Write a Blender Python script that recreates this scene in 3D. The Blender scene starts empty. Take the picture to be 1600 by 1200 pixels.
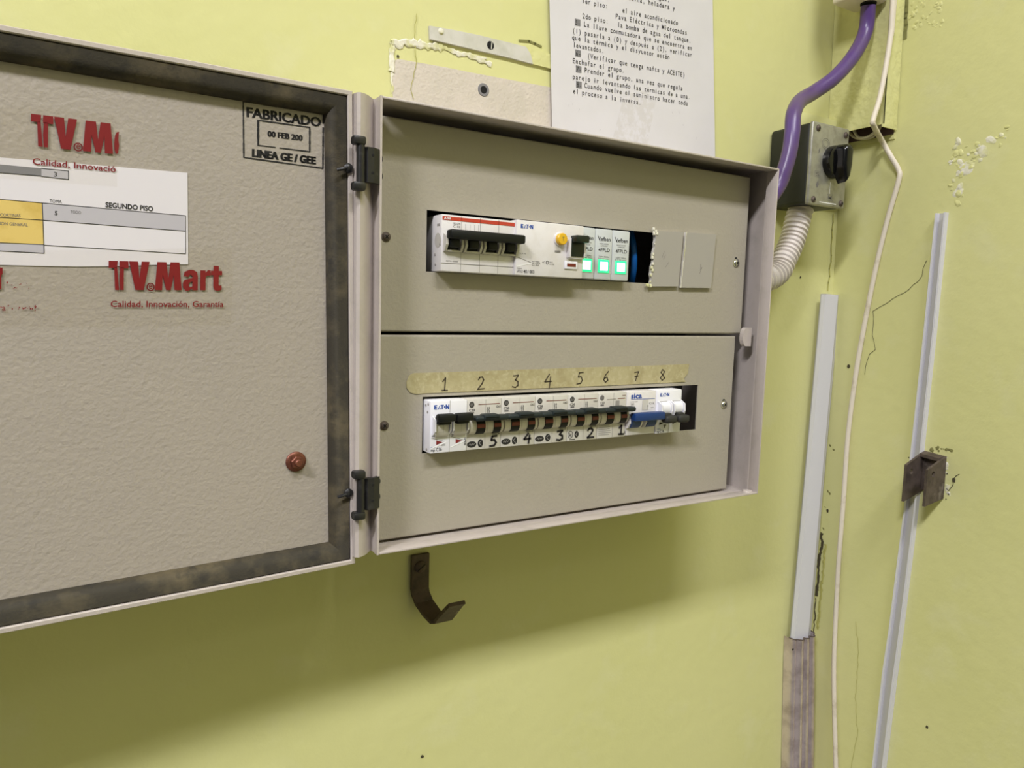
import bpy, bmesh, math, random
from mathutils import Vector, Matrix, noise
random.seed(7)
scene = bpy.context.scene
COL = scene.collection
V = Vector
# ------------------------------------------------------------------ camera
FPX = 1120.0                                   # focal length in pixels of a 1600 px wide frame
CX, CY, CZ = -0.18855, -0.50267 - 0.13, -0.14467 + 1.6
RC = Matrix(((0.85809194, -0.51274936, 0.02768244), (-0.03140076, -0.10620567, -0.99384825), (0.51253509, 0.85194392, -0.10723495)))
cam_d = bpy.data.cameras.new('camera'); cam = bpy.data.objects.new('camera', cam_d); COL.objects.link(cam)
cam_d.sensor_fit = 'HORIZONTAL'; cam_d.sensor_width = 36.0; cam_d.lens = 36.0 * FPX / 1600.0
cam_d.clip_start = 0.01; cam_d.clip_end = 50
r0, r1, r2 = RC[0], RC[1], RC[2]
cam.matrix_world = Matrix(((r0[0], -r1[0], -r2[0], CX), (r0[1], -r1[1], -r2[1], CY), (r0[2], -r1[2], -r2[2], CZ), (0, 0, 0, 1)))
scene.camera = cam
# ------------------------------------------------------------------ world, lamps, exposure
w = bpy.data.worlds.new('world'); scene.world = w; w.use_nodes = True
w.node_tree.nodes['Background'].inputs[0].default_value = (0.9, 0.95, 1, 1)
w.node_tree.nodes['Background'].inputs[1].default_value = 0.008
def area(name, loc, sx, sy, power, col):
    d = bpy.data.lights.new(name, 'AREA'); d.shape = 'RECTANGLE'; d.size = sx; d.size_y = sy; d.energy = power; d.color = col
    o = bpy.data.objects.new(name, d); COL.objects.link(o); o.location = loc
    return o
area('ceiling_tube_light', (-0.10, -1.95, 3.82), 1.2, 0.40, 62, (0.97, 0.962, 1.0))
area('ceiling_tube_light', (-2.55, -1.95, 3.82), 1.2, 0.40, 165, (0.97, 0.962, 1.0))
area('ceiling_tube_light', (-0.6, -3.7, 3.82), 1.2, 0.40, 5, (0.97, 0.962, 1.0))
scene.view_settings.view_transform = 'Standard'; scene.view_settings.look = 'None'
scene.view_settings.gamma = 1.0; scene.view_settings.use_curve_mapping = False
scene.view_settings.exposure = 0.13

# ------------------------------------------------------------------ pixel -> place
CAM = V((CX, CY, CZ))
def ray(px, py):
    q = V(((px - 800.0) / FPX, (py - 600.0) / FPX, 1.0))
    return V((r0[0]*q[0] + r1[0]*q[1] + r2[0]*q[2], r0[1]*q[0] + r1[1]*q[1] + r2[1]*q[2], r0[2]*q[0] + r1[2]*q[1] + r2[2]*q[2]))
def hit(px, py, o, n):
    d = ray(px, py); return CAM + d * ((o - CAM).dot(n) / d.dot(n))
NY, NX, NZ = V((0, 1, 0)), V((1, 0, 0)), V((0, 0, 1))
YF, YP, YB = -0.13, -0.102, -0.1135            # cabinet lip, cover panels, breaker fronts (back wall is y = 0)
def PY(px, py, y): return hit(px, py, V((0, y, 0)), NY)
def PX(px, py, x): return hit(px, py, V((x, 0, 0)), NX)
LEAN = 0.028                                   # the right wall is a little out of plumb
NR = V((1, 0, LEAN)).normalized()
def XR(z): return 0.704 - LEAN * (z - 1.6)
def PR(px, py, off=0.0): return hit(px, py, V((XR(1.6), 0, 1.6)) - NR * off, NR)

# ------------------------------------------------------------------ materials
def lin(c):
    c = c / 255.0
    return c / 12.92 if c <= 0.04045 else ((c + 0.055) / 1.055) ** 2.4
def rgb(*c): return (lin(c[0]), lin(c[1]), lin(c[2]), 1.0)
MATS = {}
def mat(name, col, rough=0.5, metal=0.0, bump=None, var=None, emit=None, spec=0.5, var2=None):
    m = bpy.data.materials.new(name); m.use_nodes = True; MATS[name] = m
    nt = m.node_tree; b = nt.nodes['Principled BSDF']
    b.inputs['Base Color'].default_value = col; b.inputs['Roughness'].default_value = rough
    b.inputs['Metallic'].default_value = metal; b.inputs['Specular IOR Level'].default_value = spec
    tc = nt.nodes.new('ShaderNodeTexCoord')
    def nz(scale, detail=3.0, rough_=0.5):
        n = nt.nodes.new('ShaderNodeTexNoise'); n.inputs['Scale'].default_value = scale
        n.inputs['Detail'].default_value = detail; n.inputs['Roughness'].default_value = rough_
        nt.links.new(tc.outputs['Object'], n.inputs['Vector']); return n
    last = None
    for v in (var, var2):
        if not v: continue
        scale, col2, lo, hi = v
        n = nz(scale, 5.0, 0.6); r = nt.nodes.new('ShaderNodeMapRange')
        r.inputs['From Min'].default_value = lo; r.inputs['From Max'].default_value = hi
        nt.links.new(n.outputs['Fac'], r.inputs['Value'])
        mx = nt.nodes.new('ShaderNodeMix'); mx.data_type = 'RGBA'
        if last: nt.links.new(last, mx.inputs[6])
        else: mx.inputs[6].default_value = col
        mx.inputs[7].default_value = col2
        nt.links.new(r.outputs[0], mx.inputs[0]); last = mx.outputs[2]
    if last: nt.links.new(last, b.inputs['Base Color'])
    if bump:
        prev = None
        for scale, strength, dist in bump:
            n = nz(scale, 2.0); bp = nt.nodes.new('ShaderNodeBump')
            bp.inputs['Strength'].default_value = strength; bp.inputs['Distance'].default_value = dist
            nt.links.new(n.outputs['Fac'], bp.inputs['Height'])
            if prev: nt.links.new(prev, bp.inputs['Normal'])
            prev = bp.outputs['Normal']
        nt.links.new(prev, b.inputs['Normal'])
    if emit:
        b.inputs['Emission Color'].default_value = emit[0]; b.inputs['Emission Strength'].default_value = emit[1]
    return m
YELLOW = rgb(214, 212, 153)
mat('wall_paint', YELLOW, 0.55, bump=[(55, 0.14, 0.004), (420, 0.12, 0.0008)], var=(3.5, rgb(208, 207, 144), 0.35, 0.75), var2=(14, rgb(216, 214, 166), 0.55, 0.8), spec=0.35)
mat('wall_paint_rough', YELLOW, 0.5, bump=[(90, 0.6, 0.003), (420, 0.12, 0.0008)], var=(20, rgb(204, 202, 136), 0.4, 0.75), spec=0.4)
mat('room_paint', rgb(88, 88, 84), 0.7)
mat('ceiling_paint', rgb(225, 222, 212), 0.8)
mat('floor_tile', rgb(72, 68, 62), 0.5)
mat('bare_plaster', rgb(208, 198, 188), 0.7, bump=[(330, 0.5, 0.0012), (60, 0.3, 0.002)], var=(25, rgb(196, 188, 176), 0.4, 0.7))
mat('plaster_white', rgb(226, 222, 206), 0.7, bump=[(300, 0.5, 0.001)], var=(60, rgb(206, 204, 150), 0.45, 0.6))
mat('grime', rgb(70, 64, 44), 0.9)
mat('grime_soft', rgb(128, 126, 76), 0.9)
PANEL = rgb(164, 157, 144)
mat('panel_paint', PANEL, 0.42, bump=[(420, 0.30, 0.0010)], var=(6, rgb(160, 153, 140), 0.4, 0.7), spec=0.35)
mat('door_paint', rgb(165, 156, 146), 0.45, bump=[(330, 0.42, 0.0012), (90, 0.15, 0.001)], var=(5, rgb(159, 151, 143), 0.35, 0.7), spec=0.3)
mat('cabinet_paint', rgb(186, 176, 170), 0.35, bump=[(450, 0.22, 0.0008)], var=(40, rgb(175, 166, 159), 0.5, 0.7))
mat('foam_gasket', rgb(50, 45, 34), 0.75, bump=[(700, 0.3, 0.0006)], var=(28, rgb(92, 82, 60), 0.47, 0.72), var2=(70, rgb(30, 28, 25), 0.55, 0.75))
mat('black_metal', rgb(38, 37, 38), 0.38, 0.2, bump=[(300, 0.2, 0.0006)], var=(120, rgb(66, 64, 64), 0.55, 0.75))
mat('black_plastic', rgb(15, 17, 17), 0.5, spec=0.3)
mat('charcoal_plastic', rgb(32, 40, 42), 0.5, spec=0.3)
mat('dark_grey_plastic', rgb(48, 48, 45), 0.6, spec=0.3)
mat('housing_plastic', rgb(30, 32, 27), 0.5, bump=[(300, 0.1, 0.0005)])
mat('knob_plastic', rgb(10, 10, 12), 0.16)
mat('white_plastic', rgb(222, 218, 218), 0.4, var=(80, rgb(214, 209, 206), 0.45, 0.7))
mat('bright_white_plastic', rgb(232, 231, 238), 0.38)
mat('light_grey_plastic', rgb(205, 201, 194), 0.42, var=(60, rgb(196, 190, 182), 0.45, 0.7))
mat('pole_line', rgb(150, 146, 142), 0.6)
mat('clear_tray_grey', rgb(170, 165, 160), 0.35)
mat('drum_white', rgb(214, 208, 198), 0.35)
mat('red_flag', rgb(112, 36, 28), 0.45)
mat('red_stripe', rgb(190, 62, 44), 0.45)
mat('blue_plastic', rgb(14, 52, 110), 0.42)
mat('blue_wire', rgb(20, 95, 170), 0.35)
mat('blue_ink', rgb(28, 72, 160), 0.6)
mat('black_ink', rgb(30, 28, 28), 0.7)
mat('grey_ink', rgb(110, 106, 104), 0.7)
mat('white_ink', rgb(245, 245, 245), 0.6)
mat('dark_red_ink', rgb(120, 30, 34), 0.6)
mat('yellow_button', rgb(224, 176, 34), 0.35)
mat('dark_green_plastic', rgb(8, 22, 16), 0.4)
mat('pilot_body', rgb(196, 200, 202), 0.4)
mat('lamp_core', rgb(190, 255, 225), 0.3, emit=((0.5, 1.0, 0.68, 1), 4.0))
mat('lamp_lens', rgb(40, 200, 130), 0.3, emit=((0.02, 0.7, 0.22, 1), 1.2))
mat('masking_tape_paper', rgb(174, 164, 126), 0.7, bump=[(500, 0.3, 0.0006)], var=(70, rgb(160, 149, 110), 0.4, 0.65), var2=(220, rgb(184, 175, 140), 0.5, 0.7))
mat('pencil', rgb(92, 82, 64), 0.8)
mat('marker', rgb(38, 34, 36), 0.7)
mat('notice_paper', rgb(216, 213, 220), 0.32, bump=[(25, 0.15, 0.002)], var=(9, rgb(210, 207, 212), 0.4, 0.7))
mat('notice_smudge', rgb(207, 203, 206), 0.5, var=(160, rgb(216, 213, 220), 0.45, 0.62))
mat('schedule_paper', rgb(216, 211, 218), 0.5)
mat('cell_grey', rgb(180, 176, 184), 0.6)
mat('cell_dark_grey', rgb(122, 120, 124), 0.6)
mat('cell_yellow', rgb(214, 186, 106), 0.6, var=(45, rgb(196, 164, 78), 0.5, 0.7), var2=(30, rgb(226, 206, 144), 0.58, 0.75))
mat('logo_red', rgb(120, 16, 24), 0.4)
mat('rusty_bolt', rgb(122, 74, 58), 0.42, 0.5, var=(300, rgb(90, 52, 40), 0.45, 0.7))
mat('screw_steel', rgb(190, 188, 182), 0.25, 0.9)
mat('hook_paint', rgb(84, 68, 56), 0.55, 0.1, bump=[(180, 0.3, 0.001)], var=(90, rgb(62, 50, 40), 0.45, 0.7), var2=(60, rgb(134, 120, 100), 0.66, 0.72))
mat('bracket_steel', rgb(96, 84, 77), 0.6, 0.25, bump=[(140, 0.4, 0.001)], var=(70, rgb(74, 64, 58), 0.42, 0.65), var2=(45, rgb(146, 136, 126), 0.6, 0.75))
mat('plate_metal', rgb(166, 164, 154), 0.34, 0.5, bump=[(200, 0.2, 0.0006)], var=(80, rgb(140, 138, 128), 0.45, 0.7))
mat('galvanised', rgb(226, 212, 214), 0.32, 0.72, bump=[(90, 0.3, 0.002)], var=(25, rgb(186, 170, 172), 0.45, 0.65))
mat('purple_sheath', rgb(84, 58, 120), 0.33, var=(16, rgb(92, 72, 108), 0.45, 0.7))
mat('conduit_grey', rgb(208, 200, 196), 0.45)
mat('cord_white', rgb(222, 212, 196), 0.5, var=(30, rgb(184, 172, 146), 0.55, 0.72))
mat('trunking_white', rgb(214, 213, 222), 0.45)
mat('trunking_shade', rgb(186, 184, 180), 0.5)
mat('beige_plastic', rgb(218, 208, 194), 0.4)
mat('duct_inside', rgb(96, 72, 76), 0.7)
mat('strip_grey', rgb(206, 203, 196), 0.55, bump=[(120, 0.3, 0.0015)], var=(50, rgb(190, 188, 176), 0.45, 0.7))
mat('paint_crease', rgb(178, 174, 100), 0.8)
mat('blank_plastic', rgb(162, 157, 150), 0.5)
mat('void_dark', rgb(16, 15, 14), 0.9)
def tape_mat():
    m = bpy.data.materials.new('clear_tape'); m.use_nodes = True; MATS['clear_tape'] = m
    nt = m.node_tree; nt.nodes.remove(nt.nodes['Principled BSDF']); out = nt.nodes['Material Output']
    t = nt.nodes.new('ShaderNodeBsdfTransparent'); t.inputs[0].default_value = (0.985, 0.98, 0.965, 1)
    g = nt.nodes.new('ShaderNodeBsdfGlossy'); g.inputs['Roughness'].default_value = 0.35
    mx = nt.nodes.new('ShaderNodeMixShader'); mx.inputs[0].default_value = 0.02
    nt.links.new(t.outputs[0], mx.inputs[1]); nt.links.new(g.outputs[0], mx.inputs[2]); nt.links.new(mx.outputs[0], out.inputs[0])
tape_mat()

# ------------------------------------------------------------------ text outlines
_T = {}
def glyphs(s, bold=0.0):
    k = (s, bold)
    if k not in _T:
        cu = bpy.data.curves.new('tmp_text', 'FONT'); cu.body = s; cu.size = 1.0; cu.offset = bold; cu.resolution_u = 3
        cu.dimensions = '2D'; cu.fill_mode = 'BOTH'
        ob = bpy.data.objects.new('tmp_text', cu); COL.objects.link(ob)
        dg = bpy.context.evaluated_depsgraph_get()
        me = bpy.data.meshes.new_from_object(ob.evaluated_get(dg))
        vs = [(v.co.x, v.co.y) for v in me.vertices]; fs = [tuple(p.vertices) for p in me.polygons]
        bpy.data.objects.remove(ob); bpy.data.curves.remove(cu); bpy.data.meshes.remove(me)
        xs = [v[0] for v in vs] or [0, 0.3]
        _T[k] = (vs, fs, min(xs), max(xs))
    return _T[k]
def cap_height(): 
    vs = glyphs('H')[0]; return max(v[1] for v in vs)

# ------------------------------------------------------------------ mesh builder
ROOT = {}
class MB:
    def __init__(self, T=None): self.v = []; self.f = []; self.m = []; self.s = []; self.names = []; self.T = T
    def mi(self, m):
        if m not in self.names: self.names.append(m)
        return self.names.index(m)
    def add(self, vs, fs, m, smooth=False):
        b = len(self.v)
        for p in vs:
            p = V(p); self.v.append(self.T @ p if self.T else p)
        i = self.mi(m)
        for f in fs: self.f.append(tuple(b + k for k in f)); self.m.append(i); self.s.append(smooth)
        return self
    def bm(self, bm, m, smooth=False):
        bm.verts.index_update(); self.add([v.co.copy() for v in bm.verts], [[v.index for v in f.verts] for f in bm.faces], m, smooth); bm.free(); return self
    def box(self, x0, x1, y0, y1, z0, z1, m, bevel=0.0, seg=2, rot=None, piv=None):
        bm = bmesh.new(); bmesh.ops.create_cube(bm, size=1.0)
        for v in bm.verts: v.co = V(((x0+x1)/2 + v.co.x*(x1-x0), (y0+y1)/2 + v.co.y*(y1-y0), (z0+z1)/2 + v.co.z*(z1-z0)))
        if bevel > 0: bmesh.ops.bevel(bm, geom=bm.edges[:], offset=bevel, segments=seg, profile=0.5, affect='EDGES')
        if rot is not None:
            for v in bm.verts: v.co = piv + rot @ (v.co - piv)
        return self.bm(bm, m, bevel > 0)
    def prism(self, pts, d, m, cap=True, smooth=False, m_side=None):
        """closed polygon of 3D points pushed along vector d"""
        n = len(pts); vs = [V(p) for p in pts] + [V(p) + d for p in pts]
        if cap: self.add(vs, [list(range(n)), list(range(2*n-1, n-1, -1))], m, False)
        self.add(vs, [(i, i + n, (i+1) % n + n, (i+1) % n) for i in range(n)], m_side or m, smooth); return self
    def sheet(self, pts, d, m):      # open polyline pushed along d
        n = len(pts); vs = [V(p) for p in pts] + [V(p) + d for p in pts]
        return self.add(vs, [(i, i+1, i+1+n, i+n) for i in range(n-1)], m, True)
    def poly(self, pts, m): return self.add(pts, [list(range(len(pts)))], m)
    def tube(self, pts, r, m, seg=14, sub=8, rf=None, cap=True):
        P = [V(p) for p in pts]; S = []
        for i in range(len(P)-1):
            a, b, c, d = P[max(i-1, 0)], P[i], P[i+1], P[min(i+2, len(P)-1)]
            for k in range(sub):
                t = k / sub
                S.append(0.5*((2*b) + (c-a)*t + (2*a-5*b+4*c-d)*t*t + (3*b-a-3*c+d)*t**3))
        S.append(P[-1]); nrm = None; vs = []; fs = []
        L = 0
        for i, p in enumerate(S):
            t = (S[min(i+1, len(S)-1)] - S[max(i-1, 0)]).normalized()
            if nrm is None: nrm = t.orthogonal().normalized()
            nrm = (nrm - t*nrm.dot(t)).normalized(); bn = t.cross(nrm)
            if i: L += (p - S[i-1]).length
            rr = rf(L) if rf else r
            for k in range(seg):
                a = 2*math.pi*k/seg; vs.append(p + (nrm*math.cos(a) + bn*math.sin(a))*rr)
        for i in range(len(S)-1):
            for k in range(seg): fs.append((i*seg+k, i*seg+(k+1) % seg, (i+1)*seg+(k+1) % seg, (i+1)*seg+k))
        if cap: fs += [list(range(seg-1, -1, -1)), [(len(S)-1)*seg+k for k in range(seg)]]
        return self.add(vs, fs, m, True)
    def lathe(self, o, ax, prof, m, seg=24, smooth=True):
        """prof: (radius, height along ax)"""
        ax = V(ax).normalized(); u = ax.orthogonal().normalized(); w_ = ax.cross(u); vs = []; fs = []
        for r, h in prof:
            for k in range(seg):
                a = 2*math.pi*k/seg; vs.append(V(o) + ax*h + (u*math.cos(a) + w_*math.sin(a))*max(r, 1e-5))
        for i in range(len(prof)-1):
            for k in range(seg): fs.append((i*seg+k, i*seg+(k+1) % seg, (i+1)*seg+(k+1) % seg, (i+1)*seg+k))
        fs += [list(range(seg-1, -1, -1)), [(len(prof)-1)*seg+k for k in range(seg)]]
        return self.add(vs, fs, m, smooth)
    def text(self, s, bl, br, tl, m, bold=0.0):
        vs, fs, a, b = glyphs(s, bold); ch = cap_height(); u = (br - bl) / (b - a); v_ = (tl - bl) / ch
        return self.add([bl + u*(x-a) + v_*y for x, y in vs], fs, m)
    def mono(self, s, S, E, up, m, bold=0.0):
        n = len(s); cell = (E - S) / n; ch = cap_height(); v_ = up / ch
        for i, c in enumerate(s):
            if c == ' ': continue
            vs, fs, a, b = glyphs(c, bold); sc = min(1/0.60, 0.94/(b-a)); 
            if c in 'lI1i': sc = min(1/0.5, 0.8/(b-a))
            o = S + cell*(i+0.5)
            self.add([o + cell*(sc*(x-(a+b)/2)) + v_*y for x, y in vs], fs, m)
        return self
    def stroke(self, pts, wd, n, m, closed=False):
        pts = [V(p) for p in pts]
        if closed: pts.append(pts[0])
        for i in range(len(pts)-1):
            d = pts[i+1] - pts[i]
            if d.length < 1e-7: continue
            s = d.normalized().cross(n)*wd/2; e = d.normalized()*wd*0.25
            self.add([pts[i]-e-s, pts[i+1]+e-s, pts[i+1]+e+s, pts[i]-e+s], [(0, 1, 2, 3)], m)
        return self
    def build(self, name, parent=None, label=None):
        root = V((0, 0, 0))
        if parent is not None: root = ROOT.get(parent.name, V((0, 0, 0)))
        me = bpy.data.meshes.new(name); me.from_pydata([v - root for v in self.v], [], self.f)
        for n in self.names: me.materials.append(MATS[n])
        me.polygons.foreach_set('material_index', self.m); me.polygons.foreach_set('use_smooth', self.s); me.update()
        if any(self.s):
            bm = bmesh.new(); bm.from_mesh(me)
            for e in bm.edges:
                if len(e.link_faces) == 2 and e.calc_face_angle(0) > 0.7: e.smooth = False
            bm.to_mesh(me); bm.free()
        o = bpy.data.objects.new(name, me); COL.objects.link(o)
        if parent is not None: o.parent = parent; ROOT[o.name] = root
        if label: o['label'] = label
        return o
def tag(o, label, cat, group=None, kind=None):
    o['label'] = label; o['category'] = cat
    if group: o['group'] = group
    if kind: o['kind'] = kind
    return o
def thing(name, loc, label, cat, group=None):
    o = bpy.data.objects.new(name, None); COL.objects.link(o); o.location = loc; o.empty_display_size = 0.02; ROOT[o.name] = V(loc)
    return tag(o, label, cat, group)
def struct(o): o['kind'] = 'structure'; return o
DIG = {'1': [[(.2, .7), (.55, 1), (.5, 0)], [(.15, .02), (.9, .0)]], '2': [[(.08, .78), (.25, .98), (.6, 1), (.8, .78), (.6, .45), (.05, 0), (.95, .03)]],
       '3': [[(.12, .95), (.8, 1), (.42, .62), (.78, .48), (.8, .15), (.45, 0), (.05, .08)]], '4': [[(.62, 1), (.08, .42), (.92, .45)], [(.78, .8), (.66, -.05)]],
       '5': [[(.9, 1), (.35, .97), (.22, .6), (.62, .62), (.82, .32), (.6, .05), (.05, 0)]], '6': [[(.8, 1), (.35, .65), (.14, .25), (.42, 0), (.78, .18), (.62, .48), (.2, .36)]],
       '7': [[(.1, .93), (.88, 1), (.52, .5), (.4, 0)], [(.18, .48), (.8, .52)]], '8': [[(.5, .52), (.2, .75), (.45, 1), (.75, .8), (.5, .52), (.15, .25), (.45, 0), (.82, .22), (.5, .52)]]}
def digit(mb, d, o, u, v, wd, n, m):
    for st in DIG[d]: mb.stroke([o + u*x + v*y for x, y in st], wd, n, m)

# ================================================================== the room
mb = MB()
ZC, YN, XL = 3.9, -4.6, -3.8
def wallquad(name, pts, m): return struct(MB().poly(pts, m).build(name))
wallquad('wall_back', [V((XL, 0, 0)), V((XR(0), 0, 0)), V((XR(ZC), 0, ZC)), V((XL, 0, ZC))], 'wall_paint')
wall_back = bpy.data.objects['wall_back']
wallquad('wall_right', [V((XR(0), 0, 0)), V((XR(0), YN, 0)), V((XR(ZC), YN, ZC)), V((XR(ZC), 0, ZC))], 'wall_paint')
wall_right = bpy.data.objects['wall_right']
wallquad('wall_left', [V((XL, YN, 0)), V((XL, 0, 0)), V((XL, 0, ZC)), V((XL, YN, ZC))], 'room_paint')
wallquad('wall_front', [V((XR(0), YN, 0)), V((XL, YN, 0)), V((XL, YN, ZC)), V((XR(ZC), YN, ZC))], 'room_paint')
wallquad('floor', [V((XL, YN, 0)), V((XR(0), YN, 0)), V((XR(0), 0, 0)), V((XL, 0, 0))], 'floor_tile')
wallquad('ceiling', [V((XL, 0, ZC)), V((XR(ZC), 0, ZC)), V((XR(ZC), YN, ZC)), V((XL, YN, ZC))], 'ceiling_paint')

# bare patch, paint ridges, cracks on the back wall
def wp(px, py, off=0.0006): return PY(px, py, -off)
mb = MB(); top = [(614, 96), (622, 92), (650, 97), (696, 105), (735, 113), (772, 120), (815, 128), (880, 140), (960, 154)]
pts = [wp(x, y) for x, y in top]; right = pts[-1]
pts = pts + [V((right.x, right.y, 1.606)), V((pts[0].x - 0.001, pts[0].y, 1.606))]
mb.prism(pts[::-1], V((0, 0.0005, 0)), 'bare_plaster').build('bare_patch', wall_back, 'bare pinkish plaster where the yellow paint stops')
mb = MB()
def ridge(mb, pix, r, f=wp, m='plaster_white', n=V((0, -1, 0))):
    out = []
    for i in range(len(pix)-1):
        a, b = pix[i], pix[i+1]; k = max(2, int(math.hypot(b[0]-a[0], b[1]-a[1]) / 4))
        for j in range(k):
            t = j / k; out.append(f(a[0]+(b[0]-a[0])*t + random.uniform(-.8, .8), a[1]+(b[1]-a[1])*t + random.uniform(-.8, .8)))
    out.append(f(*pix[-1]))
    vs = []; fs = []
    for i, p in enumerate(out):
        t = (out[min(i+1, len(out)-1)] - out[max(i-1, 0)]).normalized(); s = t.cross(n)
        ra, rb, hh = r*random.uniform(.35, 1.3), r*random.uniform(.35, 1.3), r*random.uniform(.12, .35)
        vs += [p - s*ra, p + n*hh - s*ra*.6, p + n*hh*.7 + s*rb*.6, p + s*rb]
    for i in range(len(out)-1):
        for k in range(3): fs.append((4*i+k, 4*i+k+1, 4*i+k+5, 4*i+k+4))
    mb.add(vs, fs, m, False)
ridge(mb, [(612, 68), (640, 67), (668, 71), (692, 73)], 0.0040)
ridge(mb, [(692, 73), (712, 83), (730, 86), (768, 101)], 0.0024)
ridge(mb, [(738, 87), (760, 92)], 0.0016)
ridge(mb, [(612, 66), (613, 90), (612, 112)], 0.0030)
ridge(mb, [(612, 112), (613, 140), (611, 152)], 0.0014)
mb.build('paint_ridge', wall_back, 'crusty white edge of broken paint')
mb = MB()
def crackline(mb, pix, wd, f, n, m='grime'):
    P = []
    for i in range(len(pix)-1):
        a, b = pix[i], pix[i+1]; k = max(1, int(math.hypot(b[0]-a[0], b[1]-a[1]) / 9))
        for j in range(k):
            t = j / k; P.append(f(a[0]+(b[0]-a[0])*t + random.uniform(-1.5, 1.5), a[1]+(b[1]-a[1])*t + random.uniform(-1.5, 1.5)))
    P.append(f(*pix[-1])); mb.stroke(P, wd, n, m)
NB = V((0, -1, 0))
crackline(mb, [(652, 20), (648, 50), (651, 95), (643, 140), (646, 154)], 0.0006, lambda x, y: wp(x, y, 0.0012), NB, 'paint_crease')
crackline(mb, [(812, 64), (826, 65), (846, 73)], 0.0022, wp, NB, 'grime_soft')
crackline(mb, [(1294, 455), (1297, 420), (1300, 370), (1302, 335)], 0.0022, wp, NB, 'paint_crease')
crackline(mb, [(1315, 60), (1315, 110), (1316, 165)], 0.003, wp, NB, 'paint_crease')
for x, y, r in ((1251, 433, .0022), (622, 88, .0016), (660, 1182, .002), (1345, 572, .001)):
    p = wp(x, y); mb.poly([p + V((math.cos(a)*r*random.uniform(.6, 1), 0, -math.sin(a)*r*random.uniform(.6, 1.1))) for a in [k*.785 for k in range(8)]], 'grime')
mb.build('wall_crack', wall_back, 'fine cracks and specks in the yellow paint')
mb = MB(); NRm = -NR
rp = lambda x, y: PR(x, y, 0.0006)
crackline(mb, [(1447, 408), (1440, 432), (1420, 452), (1395, 468), (1365, 487), (1363, 525), (1366, 545), (1354, 562), (1351, 585)], 0.0006, rp, NRm)
crackline(mb, [(1338, 970), (1341, 1040), (1336, 1110), (1340, 1150), (1330, 1200)], 0.0007, rp, NRm, 'paint_crease')
crackline(mb, [(1478, 764), (1483, 765), (1488, 757), (1489, 748), (1493, 743), (1499, 741)], 0.0008, rp, NRm)
crackline(mb, [(1416, 0), (1414, 60)], 0.0045, rp, NRm, 'grime_soft')
for x, y, r in ((1490, 750, .0030), (1326, 572, .0032), (1293, 798, .0025), (1420, 715, .001), (1448, 1136, .0022), (1480, 740, .0012), (1478, 780, .001), (1482, 772, .0012)):
    p = rp(x, y); mb.poly([p + V((0, -math.cos(a)*r*random.uniform(.5, 1), math.sin(a)*r*random.uniform(.7, 1.3))) for a in [k*.785 for k in range(8)]], 'grime')
mb.build('wall_crack', wall_right, 'fine cracks and chips in the yellow paint')
# blistered, flaking paint on the right wall
mb = MB()
def blob(mb, c, r, f, m):
    bm = bmesh.new(); bmesh.ops.create_icosphere(bm, subdivisions=2, radius=1.0); sh, st = random.uniform(-.6, .6), random.uniform(.6, 1.5)
    for v in bm.verts:
        k = 1 + 0.35*noise.noise(v.co*1.7 + c*90)
        q = v.co*k; v.co = c + V((-abs(q.x)*r*f*.32 if q.x < 0 else 0.0005, (q.y*1.0 + q.z*sh)*r, (q.z*st)*r))
    mb.bm(bm, m, True)
flk = []
for k in range(60):
    t = random.random()
    if k < 26: x, y = 1500 + 75*t + random.uniform(-8, 8), 268 - 68*t + random.uniform(-10, 10)
    elif k < 46: x, y = 1492 + random.uniform(-10, 14), 230 + 90*t
    else: x, y = 1505 + random.uniform(-16, 26), 235 + random.uniform(-15, 45)
    flk.append((x, y, random.uniform(.0012, .0036)))
for k in range(34): flk.append((1432 + random.uniform(-12, 40), random.uniform(0, 45), random.uniform(.0012, .003)))
for x, y, r in flk: blob(mb, PR(x, y, 0), r, 0.6, 'plaster_white' if y > 60 and random.random() < .5 else 'wall_paint_rough')
for x, y, r in ((1510, 262, .010), (1535, 235, .007), (1497, 300, .006), (1548, 218, .006)): blob(mb, PR(x, y, 0), r, 0.12, 'plaster_white')
mb.build('paint_blister', wall_right, 'flaking blisters of damp paint')
mb = MB()
xc = lambda y: 1313 - (y - 460)*0.0855
ridge(mb, [(xc(y) + random.uniform(0, 3), y) for y in range(832, 935, 9)], .0024, lambda x, y: PR(x + 2, y, .0006), 'grime', NRm)
ridge(mb, [(xc(y) + random.uniform(0, 2), y) for y in range(935, 992, 9)], .0011, lambda x, y: PR(x + 2, y, .0006), 'grime', NRm)
ridge(mb, [(xc(y) + 6 + random.uniform(0, 3), y) for y in range(850, 990, 12)], .0022, lambda x, y: PR(x + 2, y, .0005), 'paint_crease', NRm)
for k in range(14):
    y = random.uniform(690, 985); blob(mb, PR(xc(y) + 4 + random.uniform(0, 7), y, 0), random.uniform(.0008, .0018), 0.5, 'grime_soft')
mb.build('paint_blister', wall_right, 'dark crumbs along the corner beside the white trunking')

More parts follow.
